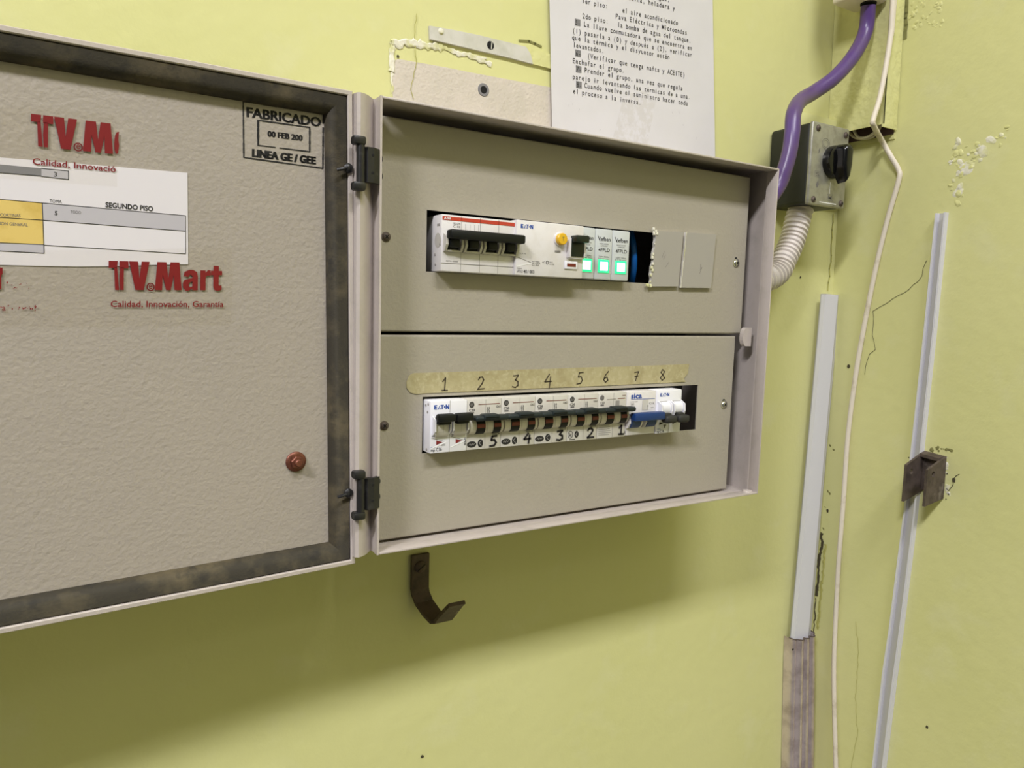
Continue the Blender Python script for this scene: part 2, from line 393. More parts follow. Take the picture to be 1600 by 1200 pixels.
# ================================================================== cabinet
Z0 = 1.6
CAB = (0.2, -0.065, Z0 - 0.335)
cab = thing('electrical_cabinet', CAB, 'open grey metal electrical cabinet with two cover panels and its door swung left', 'electrical cabinet')
XRi, ZB = 0.4211, Z0 - 0.3335
flange = [(-0.0016, YF), (-0.0014, YF+.010), (-0.0024, YF+.0125), (-0.0052, YF+.0092), (-0.0090, YF+.0050), (-0.0125, YF+.0026), (-0.0155, YF+.0016), (-0.0178, YF+.0030), (-0.0188, YF+.008), (-0.0188, -0.001)]
inner = [(0.0, -0.001), (0.0, YF+.0125), (0.0, YF)]
mb = MB()
prof = [V((x, y, ZB - 0.0018)) for x, y in flange + inner]
mb.prism(prof[::-1], V((0, 0, 0.3371)), 'cabinet_paint', smooth=True)                       # hinge-side pillar
LD, ST, SR = .0125, .0034, .0085                                                                      # lip depth, outward step behind the lip
for (x0, x1, z0, z1) in ((0.0002, XRi+.0018, Z0, Z0+.0018), (0.0002, XRi+.0018, ZB-.0018, ZB), (XRi, XRi+.0018, ZB-.001, Z0+.001)):
    mb.box(x0, x1, YF, YF+LD, z0, z1, 'cabinet_paint', .0006)
mb.box(.004, XRi+SR, YF+LD, YF+LD+.0014, Z0+.0004, Z0+ST+.0014, 'cabinet_paint'); mb.box(.004, XRi+SR, YF+LD, YF+LD+.0014, ZB-ST-.0014, ZB-.0004, 'cabinet_paint')
mb.box(XRi+.0004, XRi+SR+.0014, YF+LD, YF+LD+.0014, ZB-ST, Z0+ST, 'cabinet_paint')
mb.box(.004, XRi+SR, YF+LD, -0.001, Z0+ST, Z0+ST+.0014, 'cabinet_paint'); mb.box(.004, XRi+SR, YF+LD, -0.001, ZB-ST-.0014, ZB-ST, 'cabinet_paint')
mb.box(XRi+SR, XRi+SR+.0014, YF+LD, -0.001, ZB-ST-.0014, Z0+ST+.0014, 'cabinet_paint')
mb.box(0.0, XRi+SR, -.003, -.001, ZB-ST, Z0+ST, 'housing_plastic')                            # back; dark colour stands in for the shade inside the box
mb.lathe(V((XRi-.006, YF+.008, ZB)), NZ, [(.0055, 0), (.005, .0012), (.002, .002)], 'cabinet_paint', 14)   # weld blob in the corner
mb.build('cabinet_box', cab)

def holed(mb, x0, x1, z0, z1, hx0, hx1, hz0, hz1, y0, y1, m, side=None):
    xs, zs = [x0, hx0, hx1, x1], [z0, hz0, hz1, z1]
    for y, rev in ((y0, False), (y1, True)):
        vs = [V((x, y, z)) for z in zs for x in xs]; fs = []
        for j in range(3):
            for i in range(3):
                if i == 1 and j == 1: continue
                q = (j*4+i, j*4+i+1, j*4+i+5, j*4+i+4); fs.append(q[::-1] if rev else q)
        mb.add(vs, fs, m)
    for (a0, a1, b0, b1, inn) in ((x0, x1, z0, z1, 0), (hx0, hx1, hz0, hz1, 1)):
        c = [(a0, b0), (a1, b0), (a1, b1), (a0, b1)]
        if inn: c = c[::-1]
        vs = [V((x, y0, z)) for x, z in c] + [V((x, y1, z)) for x, z in c]
        mb.add(vs, [((i+1) % 4, i, i+4, (i+1) % 4+4) for i in range(4)], side or m)
def cover(name, x0, x1, z0, z1, hole, label):
    mb = MB(); c = .0016
    hx0, hx1, hz0, hz1 = hole
    holed(mb, x0+c, x1-c, z0+c, z1-c, hx0, hx1, hz0, hz1, YP, YP+.0013, 'panel_paint')
    # rolled edges and returns
    pr = [(0, 0), (-c*.35, .0002), (-c*.75, .0006), (-c, .0016), (-c, .014)]
    rects = [[V((x0+c+a*1, YP+b, z0+c+a)) for a, b in pr], [V((x1-c-a, YP+b, z0+c+a)) for a, b in pr], [V((x1-c-a, YP+b, z1-c-a)) for a, b in pr], [V((x0+c+a, YP+b, z1-c-a)) for a, b in pr]]
    n = len(pr); vs = sum(rects, []); fs = []
    for k in range(4):
        for i in range(n-1): fs.append((k*n+i, k*n+i+1, ((k+1) % 4)*n+i+1, ((k+1) % 4)*n+i))
    mb.add(vs, fs, 'panel_paint', True)
    return mb.build(name, cab, label)
ZU0, ZU1 = Z0-.1668, Z0-.0040
ZL0, ZL1 = Z0-.3346, Z0-.1692
up = cover('cover_panel', .0035, .4138, ZU0, ZU1, (.0479, .2850, Z0-.1188, Z0-.0706), 'upper grey cover panel')
lo = cover('cover_panel', .0035, .4058, ZL0, ZL1, (.0466, .3545, Z0-.2660, Z0-.2194), 'lower grey cover panel')
def screw(parent, p, ax, r=.0036, name='screw', m='screw_steel', lab=None):
    mb = MB(); ax = V(ax).normalized()
    mb.lathe(p, ax, [(r*1.25, 0), (r*1.25, .0006), (r, .0008), (r*.86, .0016), (r*.5, .0021), (r*.1, .0023)], m, 18)
    u = ax.orthogonal().normalized(); v = ax.cross(u)
    for d in (u, v):
        e = ax.cross(d)
        q = p + ax*.00235
        mb.add([q - d*r*.55 - e*r*.13, q + d*r*.55 - e*r*.13, q + d*r*.55 + e*r*.13, q - d*r*.55 + e*r*.13], [(0, 1, 2, 3)], 'void_dark')
    return mb.build(name, parent, lab)
MAT_F = V((0, -1, 0))
for par, px, py in ((up, 1150, 411), (lo, 1131, 632)):
    p = PY(px, py, YP); screw(par, p, MAT_F)
    s = MB(); s.lathe(p + V((-.0005, -.0002, .0038)), MAT_F, [(.0022, 0), (.002, .00005)], 'void_dark', 12).build('screw_slot', par, 'dark keyhole slot above the screw')
for par, px, py in ((up, 603, 370), (lo, 600, 665)): screw(par, PY(px, py, YP), MAT_F, .003, m='bracket_steel')
# snapped blanking plates over the upper slot
def jag(a, b, n, amp):
    return [a + (b-a)*(i/n) + V((random.uniform(-amp, amp), 0, random.uniform(-amp, amp)*.3)) for i in range(1, n)]
for corners, jl in ((((1025, 361), (1068, 363), (1060, 447.5), (1016, 447.5)), True), (((1073, 363), (1119, 366.5), (1111, 450), (1064, 449.5)), False)):
    y = YP - .0034; TL, TR, BR, BL = [PY(x, yy, y) for x, yy in corners]
    poly = [TL, TR] + [BR, BL] + jag(BL, TL, 14, .0008 if jl else .0004)
    mb = MB(); mb.prism(poly, V((0, .0033, 0)), 'blank_plastic', m_side='light_grey_plastic')
    if jl:
        for k in range(26):
            t = random.random(); p = BL + (TL-BL)*t + V((random.uniform(-.0012, .0006), random.uniform(0, .0012), 0)); s = random.uniform(.0005, .0012)
            if k < 8: p = TL + V((random.uniform(-.003, .002), .0005, random.uniform(-.003, .003)))
            elif k < 14: p = BL + V((random.uniform(-.005, .001), .0005, random.uniform(.000, .006)))
            mb.box(p.x-s, p.x+s, p.y-s, p.y+s, p.z-s*1.3, p.z+s*1.3, 'plaster_white', .0003, 1)
    else:
        mb.stroke([p + V((-.0002, -.0001, 0)) for p in [BL] + poly[4:] + [TL]], .0008, MAT_F, 'plaster_white')
    for k in range(3):
        p = TL + (BR-TL)*random.uniform(.2, .8); mb.stroke([p + V((0, -.0002, 0)), p + V((random.uniform(-.004, .004), -.0002, -random.uniform(.003, .007)))], .0003, MAT_F, 'grey_ink')
    mb.build('blanking_plate', up, 'grey plastic blanking plate with a broken edge')
# latch tab between the covers, right side
mb = MB(); p0 = PY(1160, 526, YF+.0195); p1 = PY(1174, 526, YF+.0195); zt = PY(1167, 512, YF+.0195).z; zb = PY(1167, 541, YF+.0195).z
pts = []
for k in range(9): a = math.pi/2 + math.pi*k/8; pts.append(V((p0.x+.0045+.0045*math.cos(a), YF+.0185, (zt+zb)/2 + (zt-zb)/2*math.sin(a))))
pts += [V((p1.x-.001, YF+.0185, zb)), V((p1.x-.001, YF+.0185, zt))]
mb.prism(pts, V((0, .005, 0)), 'cabinet_paint', smooth=False).build('latch_keeper', cab, 'rounded latch tab on the right rim')
# hinges
def hinge(y0, y1, z_knob):
    mb = MB(); Y = YF - .001
    def q(px, py): return PY(px, py, Y)
    a, b = q(566, y0), q(596, y0+2); zt, zb = q(580, y0).z, q(580, y1).z
    xm = (a.x+b.x)/2 + .001
    sec = [V((a.x, Y+.001, zb)), V((a.x+.0035, Y-.0022, zb)), V((xm, Y-.0022, zb)), V((b.x-.0012, Y+.0006, zb)), V((b.x-.0012, Y+.0036, zb)), V((xm, Y+.0012, zb)), V((a.x, Y+.0035, zb))]
    mb.prism(sec[::-1], V((0, 0, zt-zb)), 'black_metal')
    leaf = mb.build('hinge_leaf', cab, 'black hinge leaf on the cabinet flange')
    pb = q(560.5, y0)
    mb = MB(); mb.lathe(V((pb.x+.0010, Y-.0012, zb-.004)), NZ, [(.0030, 0), (.0030, zt-zb+.008)], 'black_metal', 18).build('hinge_pin', leaf)
    for zz in (zt+.0005, zb-.0065):
        mb = MB(); mb.box(pb.x-.0052, pb.x+.0042, Y-.0050, Y+.0030, zz, zz+.0060, 'black_metal', .0016, 2).build('hinge_knuckle', leaf)
    for t in (.28, .78):
        for yy in (0,):
            zq = zb + (zt-zb)*t
            mb = MB(); mb.lathe(V((.0004, YF+.007, zq)), V((1, 0, 0)), [(.0036, 0), (.0034, .0012), (.0018, .0024), (.0004, .0026)], 'black_metal', 14).build('hinge_bolt', leaf)
            mb = MB(); mb.lathe(V((xm-.001, Y-.0022, zq)), MAT_F, [(.0011, 0), (.0009, .0002)], 'void_dark', 10).build('rivet_hole', leaf)
hinge(231, 286, 0); hinge(746, 795, 0)

# ------------------------------------------------------------------ door, swung open to the left
DW, DH = 0.45, 0.345
DO = V((-0.0197, YF + .0066, Z0 + .0032))
ex = V((math.cos(math.radians(3.3)), math.sin(math.radians(3.3)), .011)).normalized()
ez = (NZ - ex*NZ.dot(ex)).normalized(); ey = ez.cross(ex)
DT = Matrix(((ex.x, ey.x, ez.x, DO.x), (ex.y, ey.y, ez.y, DO.y), (ex.z, ey.z, ez.z, DO.z), (0, 0, 0, 1)))
DPAN = 0.013
def PD(px, py, d=DPAN): return hit(px, py, DO + ey*d, ey)
def ringsweep(mb, prof, m, smooth=True):
    n = len(prof); vs = []
    for sx, sz in ((0, 0), (-1, 0), (-1, -1), (0, -1)):
        for ins, y in prof:
            vs.append(V((-ins if sx == 0 else -DW+ins, y, -ins if sz == 0 else -DH+ins)))
    fs = []
    for k in range(4):
        for i in range(n-1): fs.append((k*n+i, ((k+1) % 4)*n+i, ((k+1) % 4)*n+i+1, k*n+i+1))
    mb.add(vs, fs, m, smooth)
mb = MB(DT)
ringsweep(mb, [(0, .0175), (0, .0006), (.0006, 0), (.0030, 0), (.0036, .0006), (.0036, DPAN)], 'cabinet_paint')
i_ = .0036
mb.add([V((-i_, DPAN, -i_)), V((-DW+i_, DPAN, -i_)), V((-DW+i_, DPAN, -DH+i_)), V((-i_, DPAN, -DH+i_))], [(0, 1, 2, 3)], 'door_paint')
mb.add([V((0, .0175, 0)), V((-DW, .0175, 0)), V((-DW, .0175, -DH)), V((0, .0175, -DH))], [(3, 2, 1, 0)], 'cabinet_paint')
mb.T = None
# date stamp, inked on the paint
pd = lambda x, y: PD(x, y, DPAN-.0002); nd = -ey
def up_px(x, y, h, f): return f(x, y-h)
def wobble(a, b, f, wd, m, gaps=()):
    n = 12
    for i in range(n):
        t0, t1 = i/n, (i+1)/n
        if i in gaps: continue
        mb.stroke([f(a[0]+(b[0]-a[0])*t0, a[1]+(b[1]-a[1])*t0), f(a[0]+(b[0]-a[0])*t1, a[1]+(b[1]-a[1])*t1)], wd*random.uniform(.75, 1.2), nd, m)
R1 = [(380, 158.5), (505, 178.5), (504.5, 263), (381, 246)]; R2 = [(403.5, 188), (484, 199), (484, 237), (403.5, 227)]
for R, wd, gp in ((R1, (.0008, .0011, .0009, .0010), ((5,), (2,), (), ())), (R2, (.0009, .0012, .0009, .0014), ((), (), (7,), ()))):
    for k in range(4): wobble(R[k], R[(k+1) % 4], pd, wd[k], 'black_ink', gp[k])
for d_ in (-.55, 0, .55):
    pe = lambda x, y: pd(x + d_, y)
    mb.text('FABRICADO', pe(385.5, 182), pe(501, 198), pe(385.5, 167.5), 'black_ink', .02)
    mb.text('00 FEB 200', pe(418.5, 213), pe(472.5, 220), pe(418.5, 204.5), 'black_ink', .02)
for d_ in (-.9, -.3, .3, .9): pe = lambda x, y: pd(x + d_, y); mb.text('LINEA GE / GEE', pe(394.5, 244.5), pe(493, 256.5), pe(394.5, 233), 'black_ink', .025)
door = mb.build('cabinet_door', cab, 'grey textured door interior with an inked date stamp')
mb = MB(DT)
ringsweep(mb, [(.0037, .0128), (.0038, .0020), (.0046, .0012), (.0070, .0022), (.0100, .0038), (.0135, .0060), (.0155, .0085), (.0164, .0128)], 'foam_gasket')
mb.build('gasket', door, 'dark dusty foam gasket around the door edge')
def bolt(px, py):
    mb = MB(); p = PD(px, py)
    mb.lathe(p, -ey, [(.0074, 0), (.0074, .0010), (.0066, .0018), (.0052, .0020)], 'rusty_bolt', 24)
    mb.lathe(p - ey*.0018, -ey, [(.0048, 0), (.0048, .0030), (.0042, .0036)], 'rusty_bolt', 6, False)
    mb.lathe(p - ey*.0048, -ey, [(.0027, 0), (.0027, .0030), (.0021, .0036)], 'rusty_bolt', 16)
    return mb.build('earth_bolt', door, 'copper coloured earthing bolt')
bolt(462, 721)
for py in (263, 770):
    mb = MB(); p = PD(544, py, -.0002)
    mb.lathe(p - ey*.0, -ey, [(.0034, 0), (.0034, .0012), (.002, .0024), (.0006, .0026)], 'black_metal', 14)
    mb.tube([p - ey*.001, p - ex*.0045 - ey*.0016 - ez*.001, p - ex*.0085 - ey*.0006 - ez*.002], .0012, 'black_metal', 8, 4)
    mb.build('hinge_screw', door, 'dark screw holding the hinge to the door')

# ------------------------------------------------------------------ papers and tapes on the door
dp1 = lambda x, y: PD(x, y, DPAN-.0006)
mb = MB()
bot = [(294, 413), (240, 414), (180, 416), (120, 416.5), (60, 415.5), (0, 414), (-60, 413)]
mb.prism([PD(x, y, DPAN-.0005) for x, y in [(-60, 241), (0, 246), (150, 258), (293, 270)] + bot], ey*.0003, 'schedule_paper')
q = lambda pts, m: mb.poly([dp1(x, y) for x, y in pts], m)
q([(66, 317), (290, 337), (290, 361), (67, 344)], 'cell_grey'); q([(-60, 306), (66, 317), (68, 382), (-60, 377)], 'cell_yellow')
q([(-60, 377), (68, 382), (69, 395.6), (-60, 389)], 'cell_grey'); q([(-60, 251), (64.7, 263), (64.7, 275), (-60, 265)], 'cell_dark_grey')
q([(64.7, 263), (107, 267), (107, 280.5), (64.7, 275.5)], 'cell_grey')
dp2 = lambda x, y: PD(x, y, DPAN-.0007)
for a, b in (((66, 317), (290, 337)), ((67, 344), (290, 361)), ((69, 383), (290, 396.6)), ((290, 337), (290, 396.6)), ((66, 317), (69, 395.6)), ((-60, 377), (68, 382)), ((-60, 389), (69, 395.6)), ((-60, 336), (67, 344)),
             ((-60, 306), (66, 317)), ((64.7, 263), (107, 267)), ((107, 267), (107, 280.5)), ((107, 280.5), (64.7, 275.5)), ((-60, 265), (64.7, 275))):
    mb.stroke([dp2(*a), dp2(*b)], .00038, nd, 'black_ink')
def tx(s, bl, br, h, m, bold, f): mb.text(s, f(*bl), f(*br), f(bl[0], bl[1]-h), m, bold)
tx('SEGUNDO PISO', (164.7, 323.5), (239.3, 330), 7.6, 'black_ink', .028, dp2)
tx('TOMA', (77.5, 316), (96.5, 317.6), 5, 'black_ink', 0, dp2); tx('5', (85.3, 336), (90, 336.4), 6.5, 'black_ink', .012, dp2)
tx('TODO', (110, 333), (126.5, 334.5), 4.6, 'grey_ink', .005, dp2); tx('CORTINAS', (0, 338), (32, 339.4), 4.8, 'grey_ink', .005, dp2)
tx('ION GENERAL', (0, 351.5), (43.5, 353.6), 4.8, 'grey_ink', .005, dp2); tx('3', (84, 275.4), (89, 276), 7, 'black_ink', .01, dp2)
tag(mb.build('schedule_sheet'), 'white printed circuit table with a yellow cell taped inside the cabinet door', 'paper')

def logo(mb, bl, br, tl, m, cut=False):
    P = lambda u, v: bl + (br-bl)*u + (tl-bl)*v
    def pl(pts): mb.poly([P(u, v) for u, v in pts][::-1], m)
    pl([(0, 1), (.075, 1), (.068, .76), (.0, .76)]); pl([(.045, .78), (.07, .78), (.078, .4), (.086, 0), (.052, 0)])
    pl([(.088, 1), (.163, 1), (.163, .75), (.088, .75)]); pl([(.094, .78), (.125, .78), (.124, 0), (.094, 0), (.088, .4)])
    pl([(.168, 1), (.243, 1), (.256, .40), (.274, 1), (.342, 1), (.293, 0), (.222, 0)])
    pl([(.388, 0), (.408, 1), (.488, 1), (.506, .42), (.524, 1), (.604, 1), (.626, 0), (.560, 0), (.556, .55), (.528, 0), (.486, 0), (.456, .55), (.452, 0)])
    c = [P(.352 + .031*math.cos(a), .11 + .125*math.sin(a)) for a in [k*math.pi/10 for k in range(20)]]
    mb.stroke(c, .0007, nd, m, True); mb.text('e', P(.337, .045), P(.367, .045), P(.337, .28), m)
    if cut: pl([(.634, .36), (.640, .62), (.654, .74), (.672, .76), (.668, .50), (.674, .30), (.666, .05), (.650, .0), (.638, .14)])
    else:
        
        pl([(.722, 0), (.772, 0), (.772, .50), (.765, .66), (.730, .74), (.690, .74), (.650, .66), (.640, .50), (.690, .48), (.692, .53), (.706, .57), (.722, .52)][::-1])
        pl([(.722, .44), (.652, .38), (.636, .26), (.638, .10), (.660, -.02), (.690, -.02), (.722, .06), (.722, .14), (.700, .10), (.690, .16), (.690, .26), (.722, .32)][::-1])
        pl([(.795, 0), (.845, 0), (.845, .48), (.860, .54), (.890, .54), (.890, .74), (.865, .74), (.845, .64), (.843, .73), (.795, .73)][::-1])
        pl([(.917, .12), (.930, .0), (.965, -.02), (.998, .02), (.996, .18), (.972, .17), (.968, .22), (.968, .56), (1.0, .56), (1.0, .72), (.968, .72), (.968, .90), (.917, .90), (.917, .72), (.893, .72), (.893, .56), (.917, .56)][::-1])
dt = lambda x, y: PD(x, y, DPAN-.0010)
mb = MB(); mb.poly([PD(x, y, DPAN-.0009) for x, y in ((-60, 164), (60, 166), (182, 180), (183, 292), (60, 283), (-60, 274))][::-1], 'clear_tape')
logo(mb, dt(48.4, 227.5), dt(247, 248), dt(48.4, 177.5), 'logo_red', True)
tx('Calidad, Innovació', (51, 256.5), (181, 268.8), 9.6, 'logo_red', 0.014, dt)
tag(mb.build('packing_tape'), 'clear tape with red printing cut off at its right, over the sheet\'s top edge', 'tape', 'printed packing tapes')
mb = MB(); mb.poly([PD(x, y, DPAN-.0009) for x, y in ((-60, 392), (150, 390), (362, 387), (364, 440), (361, 507), (200, 510), (-60, 512))][::-1], 'clear_tape')
logo(mb, dt(169.8, 453), dt(346.8, 453.5), dt(169.8, 407.5), 'logo_red')
tx('Calidad, Innovación, Garantía', (173, 479.5), (349.3, 479.5), 9.4, 'logo_red', .014, dt)
mb.poly([dt(*p) for p in ((0, 418), (4, 418), (4, 428), (2, 430), (2, 452), (-30, 452), (-30, 418))][::-1], 'logo_red')
tx('ra', (-2, 485), (9, 485.5), 9, 'logo_red', .004, dt)
for k in range(26):
    x, y = (random.uniform(10, 46), random.uniform(432, 456)) if k < 9 else (random.uniform(12, 58), random.uniform(476, 486))
    s = random.uniform(.8, 2.4); mb.poly([dt(x, y), dt(x+s, y+random.uniform(-1, 1)), dt(x+s*.6, y+s*1.3), dt(x-s*.3, y+s)][::-1], 'logo_red')
tag(mb.build('packing_tape'), 'wide clear tape with a full red logo, below the sheet on the cabinet door', 'tape', 'printed packing tapes')

# ================================================================== breakers
def frame(x0, x1, z0, z1, y):
    def F(u, v, d=0.0): return V((x0 + (x1-x0)*u, y - d, z0 + (z1-z0)*v))
    return F
D_ = .0002
def fbox(mb, F, u0, u1, v0, v1, d0, d1, m, bevel=0.0):
    a, b = F(u0, v0), F(u1, v1); mb.box(a.x, b.x, a.y - d1, a.y - d0, a.z, b.z, m, bevel)
def ftext(mb, F, s, u0, u1, v, h, m, bold=0.0, d=D_): mb.text(s, F(u0, v, d), F(u1, v, d), F(u0, v+h, d), m, bold)
def fquad(mb, F, pts, m, d=D_): mb.poly([F(u, v, d) for u, v in pts], m)
def fline(mb, F, pts, wd, m, d=D_): mb.stroke([F(u, v, d) for u, v in pts], wd, MAT_F, m)
def fdisc(mb, F, u, v, ru, rv, m, d=D_, n=18): mb.poly([F(u + ru*math.cos(2*math.pi*k/n), v + rv*math.sin(2*math.pi*k/n), d) for k in range(n)], m)
def fring(mb, F, u, v, ru, rv, wd, m): fline(mb, F, [(u + ru*math.cos(2*math.pi*k/18), v + rv*math.sin(2*math.pi*k/18)) for k in range(19)], wd, m)
def eaton_logo(mb, F, u0, u1, v, h, m='blue_ink'):
    w_ = u1 - u0; c = lambda t: u0 + w_*t
    fquad(mb, F, [(c(0), v), (c(.2), v), (c(.2), v+h*.22), (c(.08), v+h*.22), (c(.08), v+h*.4), (c(.18), v+h*.4), (c(.18), v+h*.6), (c(.08), v+h*.6), (c(.08), v+h*.78), (c(.2), v+h*.78), (c(.2), v+h), (c(0), v+h)], m)
    fquad(mb, F, [(c(.24), v), (c(.31), v), (c(.37), v+h*.65), (c(.37), v+h)], m); fquad(mb, F, [(c(.39), v+h*.0), (c(.46), v+h*.0), (c(.42), v+h*.4)], m)
    fquad(mb, F, [(c(.50), v), (c(.57), v), (c(.57), v+h*.78), (c(.64), v+h*.78), (c(.64), v+h), (c(.43), v+h), (c(.43), v+h*.78), (c(.5), v+h*.78)], m)
    fdisc(mb, F, c(.69), v+h*.5, w_*.045, h*.2, m)
    fquad(mb, F, [(c(.76), v), (c(.83), v), (c(.83), v+h*.6), (c(.92), v), (c(1), v), (c(1), v+h), (c(.93), v+h), (c(.93), v+h*.42), (c(.84), v+h), (c(.76), v+h)], m)
def drum(mb, F, u0, u1, vc, rz, dep, m, a0=-80, a1=80):
    """a rounded bulge, axis along x"""
    n = 12; H = F(0, 1).z - F(0, 0).z; c = F(u0, vc); e = F(u1, vc); prof = []
    for k in range(n+1):
        a = math.radians(a0 + (a1-a0)*k/n); prof.append((dep*math.cos(a), rz*math.sin(a)))
    pts = [V((c.x, c.y - p, c.z + q_)) for p, q_ in prof]
    pts = [V((c.x, c.y + .0005, pts[0].z))] + pts + [V((c.x, c.y + .0005, pts[-1].z))]
    mb.prism(pts[::-1], V((e.x - c.x, 0, 0)), m, smooth=True)

ZBK, ZTK = Z0 - .2642, Z0 - .2216
XS = [.0482, .0817, .1146, .1487, .1835, .2174, .2511, .2878, .3208]
def body(F, m, back, bev=.0009):
    mb = MB(); a, b = F(0, 0), F(1, 1)
    mb.box(a.x+.0001, b.x-.0001, a.y, a.y+back, a.z, b.z, m, bev); return mb
def base_of(F): p = F(.5, 0); return (p.x, p.y + .02, p.z)

# -- left two-pole breaker, black toggles up
F = frame(XS[0], XS[1], ZBK, ZTK, YB)
t = thing('circuit_breaker', base_of(F), 'white two-pole breaker with two black toggles up at the lower row\'s left end, under 1', 'circuit breaker', 'lower row breakers')
mb = body(F, 'bright_white_plastic', .045)
eaton_logo(mb, F, .10, .50, .84, .085)
fline(mb, F, [(.52, .77), (.52, 1)], .0003, 'pole_line'); fline(mb, F, [(.52, 0), (.52, .38)], .0003, 'pole_line')
for u in (.04, .56):
    fline(mb, F, [(u, .30), (u+.34, .22)], .0003, 'grey_ink'); fline(mb, F, [(u, .10), (u+.38, .20)], .0008, 'white_ink', D_*1.5)
    fquad(mb, F, [(u+.13, .16), (u+.30, .205), (u+.13, .25)], 'dark_red_ink')
ftext(mb, F, 'C16', .17, .32, .04, .065, 'black_ink', .015); ftext(mb, F, 'mp', .03, .14, .04, .05, 'black_ink', .01); ftext(mb, F, 'type', .03, .14, .105, .03, 'blue_ink')
ftext(mb, F, '230/400', .28, .42, .325, .03, 'grey_ink'); ftext(mb, F, '6000', .30, .41, .135, .03, 'grey_ink'); fline(mb, F, [(.05, .33), (.20, .335)], .0003, 'black_ink')
fline(mb, F, [(.95, .13), (.95, .27)], .0005, 'black_ink'); fdisc(mb, F, .95, .20, .02, .03, 'black_ink'); fring(mb, F, .95, .13, .018, .014, .0003, 'grey_ink')
for v, y in ((.93, .004), (.90, .0085), (.06, .006), (.78, .005)):
    p = F(0, v); mb.lathe(V((p.x+.0001, p.y+y, p.z)), V((-1, 0, 0)), [(.0013, 0), (.0010, .0003)], 'pole_line', 12)
b_ = mb.build('breaker_body', t)
for u0, u1 in ((.08, .50), (.56, .98)):
    m2 = MB(); drum(m2, F, u0+.04, u1-.05, .50, .0085, .0042, 'light_grey_plastic')
    fline(m2, F, [(u0+.22, .40), (u0+.22, .56)], .0002, 'pole_line', .0044)
    for uu in (u0-.02, u1-.04): 
        a = F(uu, .5); w2 = .0011
        m2.prism([V((a.x, a.y+.0005, F(0, .36).z)), V((a.x, a.y-.0022, F(0, .36).z)), V((a.x, a.y-.0056, F(0, .44).z)), V((a.x, a.y-.0058, F(0, .66).z)), V((a.x, a.y+.0005, F(0, .72).z))], V((w2, 0, 0)), 'bright_white_plastic')
    fbox(m2, F, u0, u1-.02, .355, .40, 0, .0030, 'bright_white_plastic', .0008)
    m2.build('toggle_cradle', t)
    m2 = MB(); a, b = F(u0-.01, .62), F(u1+.02, .78)
    m2.box(a.x, b.x, a.y-.0125, a.y-.0050, a.z+.0006, b.z, 'black_plastic', .0016, 2)
    m2.box(a.x+.0015, b.x-.002, a.y-.0085, a.y-.001, a.z-.0022, b.z-.002, 'black_plastic', .0012, 2)
    m2.build('toggle', t)

